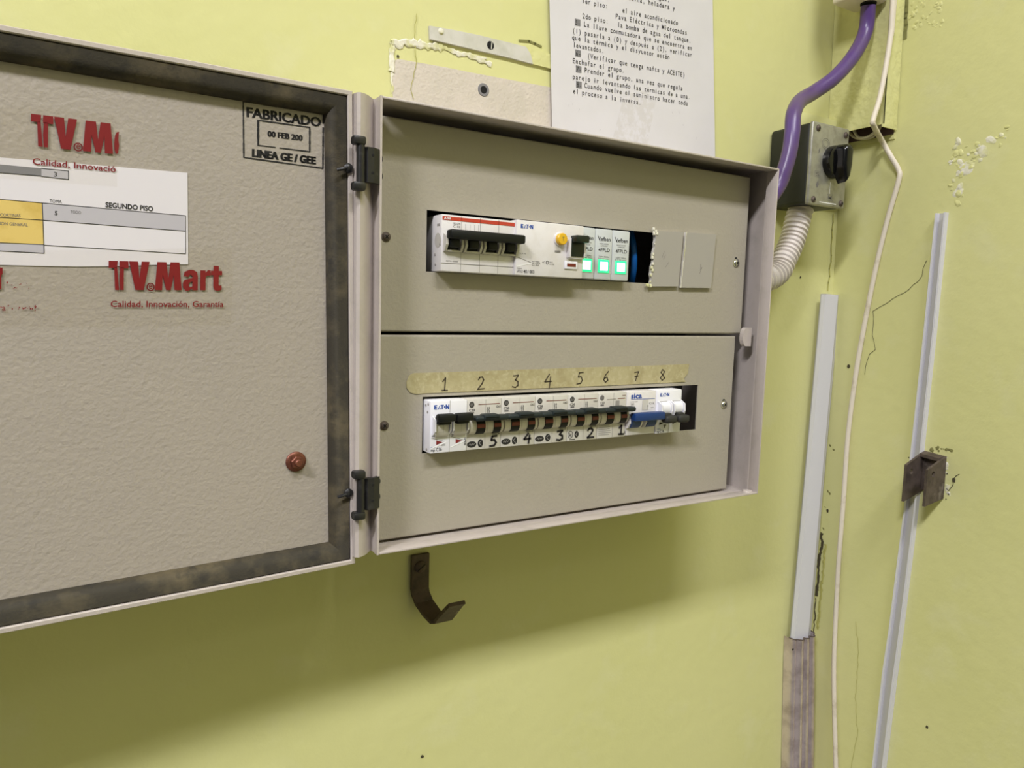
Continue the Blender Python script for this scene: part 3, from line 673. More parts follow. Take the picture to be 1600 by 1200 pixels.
# -- five grey breakers with dark tie bars
for k, (num, under, pat) in enumerate((('5', '2', 'a'), ('4', '3', 'a'), ('3', '4', 'a'), ('2', '5', 'b'), ('1', '6', 'c'))):
    F = frame(XS[k+1], XS[k+2], ZBK, ZTK, YB+.0008)
    t = thing('circuit_breaker', base_of(F), 'light grey two-pole breaker with dark tie bar and a handwritten %s on its lower front' % num, 'circuit breaker', 'lower row breakers')
    mb = body(F, 'light_grey_plastic', .044, .0006)
    faint = pat == 'c'
    fline(mb, F, [(.53, .72), (.53, .99)], .00025, 'pole_line'); fline(mb, F, [(.53, .01), (.53, .33)], .00025, 'pole_line')
    ink = 'grey_ink' if faint else 'black_ink'
    fdisc(mb, F, .13, .895, .072, .060, ink)
    fring(mb, F, .13, .895, .048, .040, .0003, 'light_grey_plastic') if False else mb.stroke([F(.13+.045*math.cos(a), .895+.038*math.sin(a), D_*2) for a in [j*.628 for j in range(11)]], .00025, MAT_F, 'pole_line')
    ftext(mb, F, 'ge', .095, .165, .880, .045, 'pole_line', 0, D_*2)
    ftext(mb, F, 'C20', .06, .22, .765, .045, ink, .02); fquad(mb, F, [(.08, .72), (.20, .72), (.20, .75), (.08, .75)], 'grey_ink')
    if not faint:
        fquad(mb, F, [(.32, .885), (.94, .885), (.94, .898), (.32, .898)], 'red_flag'); ftext(mb, F, 'G62', .84, .97, .815, .04, 'black_ink')
        for u in (.58, .63): fline(mb, F, [(u, .72), (u+.01, .75), (u-.01, .78), (u+.01, .81), (u, .83)], .0005, 'black_ink')
        ftext(mb, F, 'G62C20', .74, .96, .27, .035, 'black_ink', .01)
    else:
        fquad(mb, F, [(.68, .855), (.94, .858), (.94, .872), (.68, .869)], 'red_flag'); ftext(mb, F, 'G62', .84, .96, .91, .03, 'red_flag')
        fline(mb, F, [(.30, .85), (.62, .857)], .0004, 'grey_ink'); fquad(mb, F, [(.60, .70), (.74, .70), (.74, .82), (.60, .82)], 'pole_line')
    if pat == 'a':
        fdisc(mb, F, .15, .11, .135, .062, 'black_ink'); fline(mb, F, [(.07, .10), (.10, .13), (.13, .09), (.16, .13), (.19, .10), (.23, .125)], .0004, 'pole_line', D_*2)
        fdisc(mb, F, .40, .12, .078, .080, 'black_ink'); fline(mb, F, [(.42, .17), (.36, .13), (.40, .09), (.43, .075)], .0005, 'pole_line', D_*2)
    elif pat == 'b':
        fring(mb, F, .11, .14, .075, .075, .0005, 'black_ink'); fline(mb, F, [(.08, .18), (.09, .11), (.14, .16), (.13, .09)], .0006, 'black_ink')
        fdisc(mb, F, .31, .14, .068, .075, 'black_ink'); fline(mb, F, [(.33, .18), (.28, .14), (.32, .10)], .0005, 'pole_line', D_*2); fline(mb, F, [(.08, .035), (.26, .035)], .0007, 'black_ink')
    else:
        for j in range(6): fline(mb, F, [(.05, .29 - j*.042), (.05 + random.uniform(.34, .42), .29 - j*.042)], .00035, 'grey_ink')
        fline(mb, F, [(.985, .06), (.985, .12)], .0007, 'black_ink')
    uu, vv = F(1, 0) - F(0, 0), F(0, 1) - F(0, 0)
    digit(mb, num, F(.66 if num != '1' else .72, .045 if num != '1' else .06, D_*2), uu*.24, vv*.20, .0018, MAT_F, 'marker')
    mb.build('breaker_body', t)
    m2 = MB(); drum(m2, F, .03, .99, .475, .0068, .0052, 'drum_white')
    fline(m2, F, [(.515, .36), (.515, .6)], .0003, 'pole_line', .0053)
    m2.build('toggle_cradle', t)
    m2 = MB()
    for u0, u1 in ((.21, .45), (.70, .91)):
        drum(m2, F, u0, u1, .475, .0071, .0058, 'black_plastic', -80, 80)
        drum(m2, F, u0+.004, u1-.004, .482, .0042, .00612, 'red_flag', -70, 70)
    a, b = F(-.02 if k else .06, .60), F(1.035 if k < 4 else 1.08, .70)
    m2.box(a.x+.0003, b.x-.0003, a.y-.0125, a.y-.0030, a.z, b.z, 'charcoal_plastic', .0018, 3)
    c1, c2 = F(.28, .62), F(.74, .735)
    m2.box(c1.x, c2.x, a.y-.0136, a.y-.0035, c1.z, c2.z-.0003, 'charcoal_plastic', .0016, 2)
    for v in (.645, .68): fbox(m2, F, .32, .70, v, v+.010, .0134, .0141, 'black_plastic')
    m2.build('toggle', t)

# -- breaker with a blue toggle
F = frame(XS[6], XS[7], ZBK+.0006, ZTK, YB+.0004)
t = thing('circuit_breaker', base_of(F), 'white two-pole breaker with one wide blue toggle down, under the taped 7', 'circuit breaker', 'lower row breakers')
mb = body(F, 'white_plastic', .044)
ftext(mb, F, 'sica', .13, .50, .845, .115, 'blue_ink', .03)
fquad(mb, F, [(.13, .815), (.95, .815), (.95, .826), (.13, .826)], 'blue_ink')
ftext(mb, F, '230/400', .12, .36, .755, .025, 'grey_ink'); ftext(mb, F, 'C16', .76, .93, .69, .045, 'grey_ink'); ftext(mb, F, 'SB2', .13, .25, .69, .045, 'grey_ink'); ftext(mb, F, 'on', .82, .92, .60, .03, 'grey_ink')
ftext(mb, F, '6000', .13, .28, .63, .035, 'black_ink'); fquad(mb, F, [(.14, .55), (.22, .55), (.22, .61), (.14, .61)], 'grey_ink')
fline(mb, F, [(.72, .56), (.72, .64)], .0004, 'black_ink'); fdisc(mb, F, .72, .655, .018, .016, 'black_ink'); fquad(mb, F, [(.52, .56), (.73, .56), (.73, .80), (.52, .80)], 'light_grey_plastic')
mb.build('breaker_body', t)
m2 = MB()
for uu in (.0, .40, .55, .92):
    a = F(uu, .2); m2.prism([V((a.x, a.y+.0005, F(0, .16).z)), V((a.x, a.y-.0030, F(0, .19).z)), V((a.x, a.y-.0056, F(0, .30).z)), V((a.x, a.y-.0050, F(0, .46).z)), V((a.x, a.y+.0005, F(0, .50).z))], V((.0017, 0, 0)), 'white_plastic')
m2.build('toggle_cradle', t)
m2 = MB(); a, b = F(.03, .36), F(1.06, .54)
m2.box(a.x, b.x, a.y-.0120, a.y-.004, a.z, b.z, 'blue_plastic', .0014, 2)
for u0, u1 in ((.06, .36), (.60, .90)): drum(m2, F, u0, u1, .33, .0068, .0064, 'blue_plastic')
m2.build('toggle', t)

# -- right two-pole breaker, black toggles down
F = frame(XS[7], XS[8], ZBK, ZTK+.0002, YB-.0006)
t = thing('circuit_breaker', base_of(F), 'white two-pole breaker with two black toggles down at the lower row\'s right end, under 8', 'circuit breaker', 'lower row breakers')
mb = body(F, 'bright_white_plastic', .045, .0012)
eaton_logo(mb, F, .12, .48, .855, .075)
fquad(mb, F, [(.02, .71), (.44, .71), (.40, .745), (.06, .745)], 'pole_line'); fquad(mb, F, [(.56, .71), (.98, .71), (.94, .745), (.60, .745)], 'pole_line')
for u in (.14, .66): fquad(mb, F, [(u, .20), (u+.15, .235), (u, .265)], 'black_ink')
ftext(mb, F, 'C16', .17, .34, .025, .06, 'black_ink', .01); ftext(mb, F, 'mp', .05, .15, .025, .05, 'black_ink', .01); ftext(mb, F, 'type', .06, .19, .10, .03, 'blue_ink')
fquad(mb, F, [(.30, .20), (.42, .20), (.36, .11)], 'grey_ink'); fline(mb, F, [(.51, 0), (.51, .24)], .0003, 'pole_line')
mb.build('breaker_body', t)
for u0, u1 in ((.05, .50), (.55, 1.0)):
    m2 = MB(); drum(m2, F, u0+.08, u1-.06, .58, .0066, .0048, 'bright_white_plastic')
    for uu in (u0, u1-.05):
        a = F(uu, .5); m2.prism([V((a.x, a.y+.0005, F(0, .40).z)), V((a.x, a.y-.0048, F(0, .43).z)), V((a.x, a.y-.0062, F(0, .52).z)), V((a.x, a.y-.0056, F(0, .68).z)), V((a.x, a.y+.0005, F(0, .76).z))], V((.0014, 0, 0)), 'bright_white_plastic')
    m2.build('toggle_cradle', t)
    m2 = MB(); a, b = F(u0+.04, .27), F(u1+.03, .44)
    m2.box(a.x, b.x, a.y-.0125, a.y-.003, a.z, b.z, 'dark_grey_plastic', .0026, 3)
    a, b = F(u0+.10, .36), F(u1-.08, .49); m2.box(a.x, b.x, a.y-.008, a.y-.001, a.z, b.z, 'dark_grey_plastic', .0015, 2)
    m2.build('toggle', t)

# -- four-pole main breaker, upper row
F = frame(.0553, .1236, Z0-.1184, Z0-.0741, YB)
t = thing('circuit_breaker', base_of(F), 'white four-pole main breaker with a red stripe and one long black toggle bar', 'circuit breaker', 'upper row devices')
mb = body(F, 'white_plastic', .05)
fquad(mb, F, [(.012, .90), (.99, .90), (.99, .965), (.012, .965)], 'red_stripe'); ftext(mb, F, 'ABB', .03, .115, .912, .040, 'white_ink', .01, D_*2)
for u in (.255, .505, .755): fline(mb, F, [(u, .72), (u, .99)], .0003, 'pole_line'); fline(mb, F, [(u, .01), (u, .36)], .0003, 'pole_line')
fline(mb, F, [(0.0, .145), (1, .145)], .0004, 'grey_ink'); ftext(mb, F, 'S204', .15, .24, .84, .03, 'grey_ink'); ftext(mb, F, 'C 32', .15, .24, .785, .035, 'grey_ink'); ftext(mb, F, '400V~ 6000', .06, .22, .175, .025, 'grey_ink')
for u in (.31, .37, .43, .48): fline(mb, F, [(u, .74), (u, .86)], .0002, 'pole_line')
p = F(0, .55); mb.lathe(V((p.x+.0001, p.y+.006, p.z)), V((-1, 0, 0)), [(.0058, 0), (.0058, .0002), (.0054, .0002)], 'light_grey_plastic', 20)
for v, y in ((.82, .004), (.82, .0065), (.47, .002), (.30, .011), (.12, .010)):
    q_ = F(0, v); mb.lathe(V((q_.x+.0001, q_.y+y, q_.z)), V((-1, 0, 0)), [(.0012, 0), (.0010, .0003)], 'pole_line', 12)
mb.build('breaker_body', t)
m2 = MB()
for k in range(4):
    u0 = .03 + k*.25
    fquad(m2, F, [(u0+.03, .385), (u0+.19, .385), (u0+.20, .56), (u0+.02, .56)], 'black_plastic', D_*2)
    fbox(m2, F, u0+.01, u0+.21, .345, .385, 0, .0028, 'light_grey_plastic', .0007)
    for uu in (u0-.005, u0+.195):
        a = F(uu, .5); m2.prism([V((a.x, a.y+.0005, F(0, .345).z)), V((a.x, a.y-.0030, F(0, .36).z)), V((a.x, a.y-.0058, F(0, .47).z)), V((a.x, a.y-.0050, F(0, .62).z)), V((a.x, a.y+.0005, F(0, .68).z))], V((.0020, 0, 0)), 'light_grey_plastic')
m2.build('toggle_cradle', t)
m2 = MB(); a, b = F(.035, .565), F(1.03, .725)
m2.box(a.x, b.x, a.y-.0130, a.y-.004, a.z, b.z, 'black_plastic', .0016, 2)
for k in range(4):
    c1, c2 = F(.07+k*.25, .42), F(.20+k*.25, .60); m2.box(c1.x, c2.x, a.y-.0066, a.y-.0006, c1.z, c2.z, 'black_plastic', .0012, 2)
m2.build('toggle', t)

# -- residual-current device with the yellow test button
YRC = YB - .0030
x0, x1 = PY(806, 385, YRC).x, PY(911.5, 395, YRC).x
F = frame(x0, x1, Z0-.1184, Z0-.0730, YRC)
t = thing('residual_current_device', base_of(F), 'white four-pole residual current switch with a yellow test button and dark toggle', 'residual current device', 'upper row devices')
mb = body(F, 'white_plastic', .052)
eaton_logo(mb, F, .06, .235, .855, .072)
ftext(mb, F, '40', .115, .165, .045, .060, 'black_ink', .012); ftext(mb, F, '/ 003', .175, .27, .045, .060, 'black_ink', .012); ftext(mb, F, 'xPOLE', .02, .105, .05, .045, 'grey_ink'); ftext(mb, F, 'type', .02, .09, .115, .03, 'grey_ink')
fline(mb, F, [(.02, .33), (.22, .245)], .0003, 'grey_ink'); fline(mb, F, [(.02, .16), (.24, .24)], .0006, 'white_ink'); ftext(mb, F, '1 3 5 N', .03, .14, .385, .025, 'grey_ink')
for j, (a_, l_) in enumerate((('In = 40A', .11), ('Idn = 30mA', .12), ('Im = 500A', .10))): ftext(mb, F, a_, .235, .235+l_, .255-j*.034, .024, 'grey_ink', .01)
ftext(mb, F, 'AC', .38, .42, .25, .03, 'grey_ink'); fring(mb, F, .455, .262, .018, .03, .0004, 'black_ink'); ftext(mb, F, 'IEC', .49, .54, .262, .022, 'grey_ink'); ftext(mb, F, '61008', .49, .56, .225, .022, 'grey_ink')
fquad(mb, F, [(.56, .46), (.65, .46), (.65, .50), (.56, .50)], 'pole_line'); ftext(mb, F, 'TEST', .565, .645, .465, .025, 'grey_ink', 0, D_*2)
mb.build('device_body', t)
pc = PY(874.5, 374, YRC); mb = MB()
mb.lathe(V((pc.x, YRC+.0002, pc.z)), MAT_F, [(.0060, 0), (.0060, .0010), (.0054, .0014)], 'white_plastic', 26)
mb.lathe(V((pc.x, YRC-.0010, pc.z)), MAT_F, [(.0050, 0), (.0050, .0036), (.0044, .0042), (.003, .0043)], 'yellow_button', 26)
mb.text('T', V((pc.x-.001, YRC-.0056, pc.z-.0018)), V((pc.x+.001, YRC-.0056, pc.z-.0018)), V((pc.x-.001, YRC-.0056, pc.z+.0018)), 'grime_soft')
mb.build('test_button', t, 'round yellow test button')
a, b = PY(887.5, 399, YRC), PY(908, 372, YRC); mb = MB()
mb.box(a.x-.0016, a.x, YRC-.005, YRC+.001, a.z-.002, b.z-.001, 'white_plastic', .0005); mb.box(a.x-.001, b.x+.002, YRC-.0030, YRC+.001, a.z-.0026, a.z-.0006, 'white_plastic', .0005)
mb.box(b.x+.0004, b.x+.002, YRC-.0048, YRC+.001, a.z-.001, b.z-.003, 'white_plastic', .0005)
mb.build('toggle_frame', t)
mb = MB(); mb.box(a.x, b.x+.0004, YRC-.0044, YRC+.001, a.z-.0006, b.z-.002, 'dark_green_plastic', .0006)
mb.box(a.x+.0004, b.x+.0006, YRC-.0120, YRC-.002, b.z-.005, b.z+.001, 'dark_green_plastic', .0010); mb.build('toggle', t)
a, b = PY(881.5, 420, YRC), PY(901.5, 409, YRC); mb = MB()
mb.box(a.x, b.x, YRC-.0012, YRC+.001, a.z, b.z, 'bright_white_plastic', .0005); fr = frame(a.x, b.x, a.z, b.z, YRC-.0012)
fquad(mb, fr, [(.15, .30), (.85, .30), (.85, .70), (.15, .70)], 'red_flag'); mb.build('indicator_window', t, 'small red indicator window')

# -- three pilot lights
YPL = YB + .0035
xb = [PY(x, 395, YPL).x for x in (903, 929.8, 956.6, 983.5)]
for k in range(3):
    F = frame(xb[k], xb[k+1], Z0-.1180, Z0-.0728, YPL)
    t = thing('pilot_light', base_of(F), ('green lit pilot lamp beside the white residual current switch, leftmost of three', 'green lit pilot lamp in the middle of the three', 'green lit pilot lamp nearest the blue wire, rightmost of three')[k], 'pilot light', 'upper row pilot lights')
    mb = body(F, 'pilot_body', .045, .0012)
    ftext(mb, F, 'Vefben', .14, .86, .765, .075, 'black_ink', .008); fline(mb, F, [(.12, .86), (.26, .76)], .0006, 'black_ink')
    ftext(mb, F, 'INDICADOR', .24, .76, .695, .025, 'grey_ink'); ftext(mb, F, 'LUMINOSO', .30, .70, .655, .025, 'grey_ink')
    ftext(mb, F, '4FPLD', .18, .84, .555, .065, 'black_ink', .006); ftext(mb, F, '220V 50Hz', .20, .80, .44, .028, 'grey_ink'); ftext(mb, F, '0,5 W max', .18, .84, .40, .028, 'grey_ink')
    mb.build('lamp_body', t)
    mb = MB(); fbox(mb, F, .19, .83, .135, .395, 0, .0007, 'lamp_lens', .0003); fbox(mb, F, .29, .73, .18, .35, .0006, .0011, 'lamp_core', .0002); mb.build('lamp_lens', t, 'glowing green lens')
# blue wire in the open end of the slot
mb = MB(); mb.tube([PY(978, 345, -.062), PY(986, 362, -.075), PY(990, 385, -.082), PY(991, 410, -.082), PY(988, 436, -.078), PY(980, 470, -.06)], .0030, 'blue_wire')
tag(mb.build('wire'), 'blue wire curving in the dark gap right of the green lamps', 'wire')
# dark DIN rails behind both rows (the breakers clip on them)
for z, lab in ((Z0-.096, 'upper'), (Z0-.243, 'lower')):
    mb = MB(); mb.box(.01, .345, -.060, -.058, z-.0165, z+.0165, 'bracket_steel'); mb.build('mounting_rail', cab)

# ------------------------------------------------------------------ masking tape with pencilled numbers
YT = YP - .0007; tp = lambda x, y, o=0.0: PY(x, y, YT - o)
top = [(646, 583)] + [(650 + (1077-650)*i/12, 583 - 14*i/12 + random.uniform(-.3, .3)) for i in range(1, 13)]
bot = [(1071, 596.5)] + [(1071 - (1071-660)*i/12, 596.5 + 18.5*i/12 + random.uniform(-.3, .3)) for i in range(1, 13)]
left = [(650, 616), (641, 613.5), (635.5, 606), (635, 597), (639, 587)]
mb = MB(); poly = [tp(x, y) for x, y in top + [(1075, 583), (1069, 591)] + bot + left]
mb.prism(poly[::-1], V((0, .0004, 0)), 'masking_tape_paper')
for d, cx, cy, h in (('1', 694.5, 600.5, 20), ('2', 751.5, 598.7, 19), ('3', 805.5, 596, 19), ('4', 856, 595, 21), ('5', 906, 591, 18), ('6', 946.7, 589, 17), ('7', 994, 588, 14), ('8', 1035, 586, 17)):
    wpx = h*.60; o = tp(cx-wpx/2, cy+h/2, .0002); u = tp(cx+wpx/2, cy+h/2-.5, .0002) - o; v = tp(cx-wpx/2+1, cy-h/2, .0002) - o
    digit(mb, d, o, u, v, .0011, MAT_F, 'pencil')
    digit(mb, d, o + u*.06 - v*.02, u, v, .0004, MAT_F, 'pencil')
tag(mb.build('masking_tape'), 'tan masking tape strip pencilled 1 to 8 above the lower breaker row', 'tape')

# ================================================================== things on the back wall
# notice sheet
mb = MB(); yn = -.0035
L0, L1 = PY(858.5, 0, yn), PY(862.5, 192, yn); R0, R1_ = PY(1113.5, 0, yn), PY(1117.5, 245, yn)
def ext(a, b, z): return a + (b-a)*((z - a.z)/(b.z - a.z))
BLp, BRp = ext(L0, L1, 1.617), ext(R0, R1_, 1.612); TLp = L0 + (L0-L1).normalized()*.10; TRp = R0 + (R0-R1_).normalized()*.10
nx, nz_ = 10, 14; vs = []; fs = []
for j in range(nz_+1):
    for i in range(nx+1):
        u, v = i/nx, j/nz_; p = (BLp*(1-u) + BRp*u)*(1-v) + (TLp*(1-u) + TRp*u)*v
        vs.append(p)
for j in range(nz_):
    for i in range(nx): fs.append((j*(nx+1)+i, j*(nx+1)+i+1, (j+1)*(nx+1)+i+1, (j+1)*(nx+1)+i))
mb.add(vs, fs, 'notice_paper', True)
yt = yn - .0003; nt_ = lambda x, y: PY(850 + x/4.8, y/4.8, yt)
def nline(s, S, E, capc=37):
    a, b = nt_(*S), nt_(*E); u = (b-a).normalized(); upv = u.cross(V((0, 1, 0))); upv = upv if upv.z > 0 else -upv
    hh = (nt_(S[0], S[1]-capc) - a).length; mb.mono(s, a, b, upv*hh, 'black_ink', .004)
for s, S, E in (('agua,', (838, -10), (945, 14)), ('cocina, heladera y', (610, -8), (984, 78)), ('1er piso:', (285, 20), (480, 64)), ('el aire acondicionado', (586, 92), (1006, 190)), ('Pava Eléctrica y Microondas', (536, 137), (1074, 262)),
                ('2do piso:', (287, 135), (484, 178)), ('la bomba de agua del tanque.', (550, 200), (1104, 322)), ('La llave conmutadora que se encuentra en', (298, 197), (1112, 378)),
                ('(1) pasarla a (0) y después a (2), verificar', (213, 244), (1112, 428)), ('que la térmica y el disyuntor estén', (208, 294), (944, 446)), ('levantados.', (217, 352), (452, 398)),
                ('(Verificar que tenga nafta y ACEITE)', (325, 434), (1058, 579)), ('Enchufar el grupo.', (213, 471), (604, 546)), ('Prender el grupo, una vez que regula', (302, 542), (1042, 679)),
                ('parejo ir levantando las térmicas de a una.', (213, 590), (1098, 744)), ('Cuando vuelve el suministro hacer todo', (302, 657), (1080, 792)), ('el proceso a la inversa.', (216, 699), (730, 787))): nline(s, S, E)
ntb = lambda x, y: PY(850 + x/4.8, y/4.8, yt + .0001)
for s, x, y in (('5-', 231, 138), ('6-', 235, 370), ('7-', 239, 489), ('8-', 241, 606)):
    mb.poly([ntb(x, y+52), ntb(x+42, y+59), ntb(x+42, y+9), ntb(x, y)], 'cell_dark_grey')
    mb.mono(s, nt_(x+2, y+46), nt_(x+42, y+54), V((0, 0, 1))*(nt_(x, y)-nt_(x, y+37)).length, 'black_ink')
mb.poly([PY(x, y, yt+.0002) for x, y in ((975, 148), (1022, 140), (1026, 150), (1012, 226), (958, 214))], 'notice_smudge')
for k in range(16):
    x, y = random.uniform(865, 1105), random.uniform(150, 225); mb.stroke([PY(x, y, yt), PY(x+random.uniform(-2, 2), y+random.uniform(2, 5), yt)], .0003, MAT_F, 'cell_grey')
tag(mb.build('notice_sheet'), 'white printed instruction sheet on the wall behind the cabinet top', 'paper')
# flat strip with a screw hole
mb = MB(); ys = -.0028
mb.prism([PY(x, y, ys) for x, y in ((671, 40), (705, 46), (745, 54), (790, 65), (822, 73), (829, 84), (833, 100), (800, 91), (740, 77), (672, 61))][::-1], V((0, .0026, 0)), 'strip_grey')
mb.prism([PY(x, y, ys+.0004) for x, y in ((822, 73), (858, 84), (872, 88), (872, 110), (833, 100))][::-1], V((0, .0022, 0)), 'wall_paint_rough')
p = PY(766.5, 71, ys); mb.lathe(p, MAT_F, [(.0040, 0), (.0036, .0002)], 'void_dark', 12); mb.stroke([p + V((.0008, -.0004, -.003)), p + V((.0012, -.0004, .003))], .0010, MAT_F, 'strip_grey')
p = PY(689, 49, ys); mb.lathe(p, MAT_F, [(.003, 0), (.002, .0012), (.001, .0014)], 'plaster_white', 8)
tag(mb.build('flat_strip'), 'pale grey flat strip with a dark screw hole, left of the printed notice', 'strip')
mb = MB(); p = wp(755.5, 140.5); mb.lathe(p + V((0, .0012, 0)), MAT_F, [(.0062, 0), (.0062, .0012), (.0058, .0017), (.0036, .0017), (.0034, .0005)], 'cell_dark_grey', 24)
mb.lathe(p + V((0, .0002, 0)), MAT_F, [(.0035, 0), (.0034, .0006)], 'void_dark', 18)
tag(mb.build('wall_plug'), 'small grey wall plug in the bare plaster above the cabinet', 'wall plug')
# hook below the cabinet
hk = thing('wall_hook', tuple(PY(657, 940, -.002)), 'brown painted iron strap hook on the wall under the cabinet', 'hook')
a, b = PY(643, 868, -.003), PY(670, 866, -.003); wd = b.x - a.x
zt = a.z; zbend = PY(655, 925, -.003).z; th = .0035; cxh = (a.x+b.x)/2
dw = V((.0, 0, 0)); cent = [(0.0, -.001, zt), (0.0, -.001, zbend + .004), (.0004, -.0022, zbend - .002), (.002, -.008, zbend - .010), (.005, -.020, zbend - .0175), (.008, -.031, zbend - .0215), (.010, -.037, zbend - .0195), (.0115, -.044, zbend - .011), (.0135, -.054, zbend + .0005), (.0145, -.058, zbend + .0045)]
mb = MB(); vs = []; fs = []
for i, (dx, y, z) in enumerate(cent):
    p = V((cxh + dx, y, z)); q0 = V((0, *cent[max(i-1, 0)][1:])); q1 = V((0, *cent[min(i+1, len(cent)-1)][1:])); tdir = (q1-q0).normalized(); nn = V((0, tdir.z, -tdir.y))
    nn = nn if True else nn
    w2 = wd/2 if i < len(cent)-2 else wd/2*.9
    for s, e in ((-1, 0), (1, 0), (1, 1), (-1, 1)): vs.append(p + V((s*w2, 0, 0)) + nn*(th*e))
for i in range(len(cent)-1):
    for k in range(4): fs.append((i*4+k, i*4+(k+1) % 4, (i+1)*4+(k+1) % 4, (i+1)*4+k))
fs += [(3, 2, 1, 0), tuple(4*(len(cent)-1)+k for k in range(4))]
mb.add(vs, fs, 'hook_paint'); mb.build('hook_strap', hk)
pz = PY(657, 886, -.005); mb = MB(); mb.lathe(V((pz.x, -.0044, pz.z)), MAT_F, [(.0062, 0), (.0058, .0012), (.0035, .0026), (.001, .0030)], 'hook_paint', 18)
mb.stroke([V((pz.x-.004, -.0076, pz.z-.003)), V((pz.x+.004, -.0076, pz.z+.003))], .0009, MAT_F, 'void_dark'); mb.build('hook_screw', hk)

# rotary switch box
YS = -.063
sx0, sx1 = PY(1267.5, 250, YS).x, PY(1323.5, 260, YS).x; sz1, sz0 = PY(1272, 189, YS).z, PY(1264, 318, YS).z
sw = thing('rotary_switch', ((sx0+sx1)/2, -.03, sz0), 'black changeover switch box with silver front plate and black knob, right of the cabinet', 'rotary switch')
mb = MB(); mb.box(sx0, sx1, YS+.004, -.001, sz0, sz1, 'housing_plastic', .004, 3); mb.build('switch_housing', sw)
mb = MB(); mb.box(sx0-.0006, sx1+.0006, YS, YS+.0055, sz0-.0006, sz1+.0006, 'plate_metal', .0022, 3)
fs_ = frame(sx0, sx1, sz0, sz1, YS)
def ring3(u, v, r, wd): fline(mb, fs_, [(u + r*math.cos(a*.35), v + r*.66*math.sin(a*.35)) for a in range(19)], wd, 'grey_ink')
ring3(.36, .76, .10, .0005); ring3(.36, .76, .065, .0004)
ftext(mb, fs_, 'S', .15, .24, .35, .045, 'grey_ink', .01); fline(mb, fs_, [(.12, .34), (.27, .34), (.27, .41), (.12, .41), (.12, .34)], .0004, 'cell_dark_grey')
ftext(mb, fs_, 'M', .53, .63, .09, .045, 'grey_ink', .01); fline(mb, fs_, [(.50, .075), (.66, .075), (.66, .15), (.50, .15), (.50, .075)], .0004, 'cell_dark_grey')
fline(mb, fs_, [(.56, .16), (.56, .30)], .0006, 'white_ink'); fline(mb, fs_, [(.30, .04), (.76, .04)], .0009, 'white_ink')
fquad(mb, fs_, [(.20, .20), (.25, .25), (.22, .30), (.17, .25)], 'grey_ink'); fquad(mb, fs_, [(.18, .62), (.21, .65), (.21, .70), (.18, .67)], 'grey_ink')
plate = mb.build('front_plate', sw, 'silver metal front plate')
for u, v in ((.13, .93), (.90, .92), (.13, .06), (.90, .06)):
    p = fs_(u, v); screw(plate, p, MAT_F, .0031, 'plate_screw', 'bracket_steel')
mb = MB(); kc = V((PY(1301, 254, YS).x, YS, PY(1301, 254, YS).z))
mb.lathe(kc, MAT_F, [(.0195, 0), (.0195, .006), (.0185, .009), (.015, .0105)], 'knob_plastic', 36)
gp = []
for k in range(13): a = math.pi*k/12; gp.append((.0092*math.cos(a), .012 + .0075*math.sin(a)))
gp += [(-.0088, -.006), (-.006, -.020), (0.0, -.0265), (.006, -.020), (.0088, -.006)]
bm = bmesh.new(); v1 = [bm.verts.new(kc + V((x, -.009, z))) for x, z in gp]; v2 = [bm.verts.new(kc + V((x*.85, -.0235, z*.93))) for x, z in gp]; n = len(gp)
bm.faces.new(v2); 
for i in range(n): bm.faces.new((v1[i], v1[(i+1) % n], v2[(i+1) % n], v2[i]))
bmesh.ops.recalc_face_normals(bm, faces=bm.faces[:]); bmesh.ops.bevel(bm, geom=[e for e in bm.edges if all(v in v2 for v in e.verts)], offset=.005, segments=4, profile=.5, affect='EDGES')
mb.bm(bm, 'knob_plastic', True); mb.build('knob', sw, 'glossy black rotary knob pointing down')
# painted backing board behind the switch
mb = MB(); a, b = PY(1251, 174, -.012), PY(1328, 193, -.012)
mb.box(a.x, b.x, -.012, -.0002, sz0+.02, a.z, 'wall_paint', .0008); tag(mb.build('backing_board'), 'yellow painted board behind the switch box', 'board')

# painted duct in the corner, open at the bottom
ze = PR(1402, 204).z; ye = PR(1402, 204).y; tk = .0300
dct = thing('cable_duct', (XR(ze)-tk/2, ye/2, ze), 'yellow painted cable duct in the corner with an open bottom end', 'cable duct')
def dprism(mb, y0, y1, o0, o1, z0, z1, m):
    P = [V((XR(z0)-o1, y0, z0)), V((XR(z0)-o0, y0, z0)), V((XR(z0)-o0, y1, z0)), V((XR(z0)-o1, y1, z0))]
    T_ = [V((XR(z1)-o1, y0, z1)), V((XR(z1)-o0, y0, z1)), V((XR(z1)-o0, y1, z1)), V((XR(z1)-o1, y1, z1))]
    mb.add(P + T_, [(3, 2, 1, 0), (4, 5, 6, 7), (0, 1, 5, 4), (1, 2, 6, 5), (2, 3, 7, 6), (3, 0, 4, 7)], m)
ztop = 3.89
mb = MB(); dprism(mb, ye, -.0005, tk-.002, tk, ze+.004, ztop, 'wall_paint_rough'); dprism(mb, ye, ye+.002, .002, tk, ze+.0005, ztop, 'wall_paint_rough'); mb.build('duct_cover', dct)
mb = MB(); dprism(mb, ye+.002, -.0005, .0002, .002, ze-.010, ztop, 'wall_paint_rough'); dprism(mb, -.0025, -.0005, .002, tk-.002, ze+.002, ztop, 'wall_paint_rough')
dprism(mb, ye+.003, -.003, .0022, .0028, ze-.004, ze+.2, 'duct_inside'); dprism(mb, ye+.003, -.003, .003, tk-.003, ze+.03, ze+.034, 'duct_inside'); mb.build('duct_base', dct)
mb = MB()
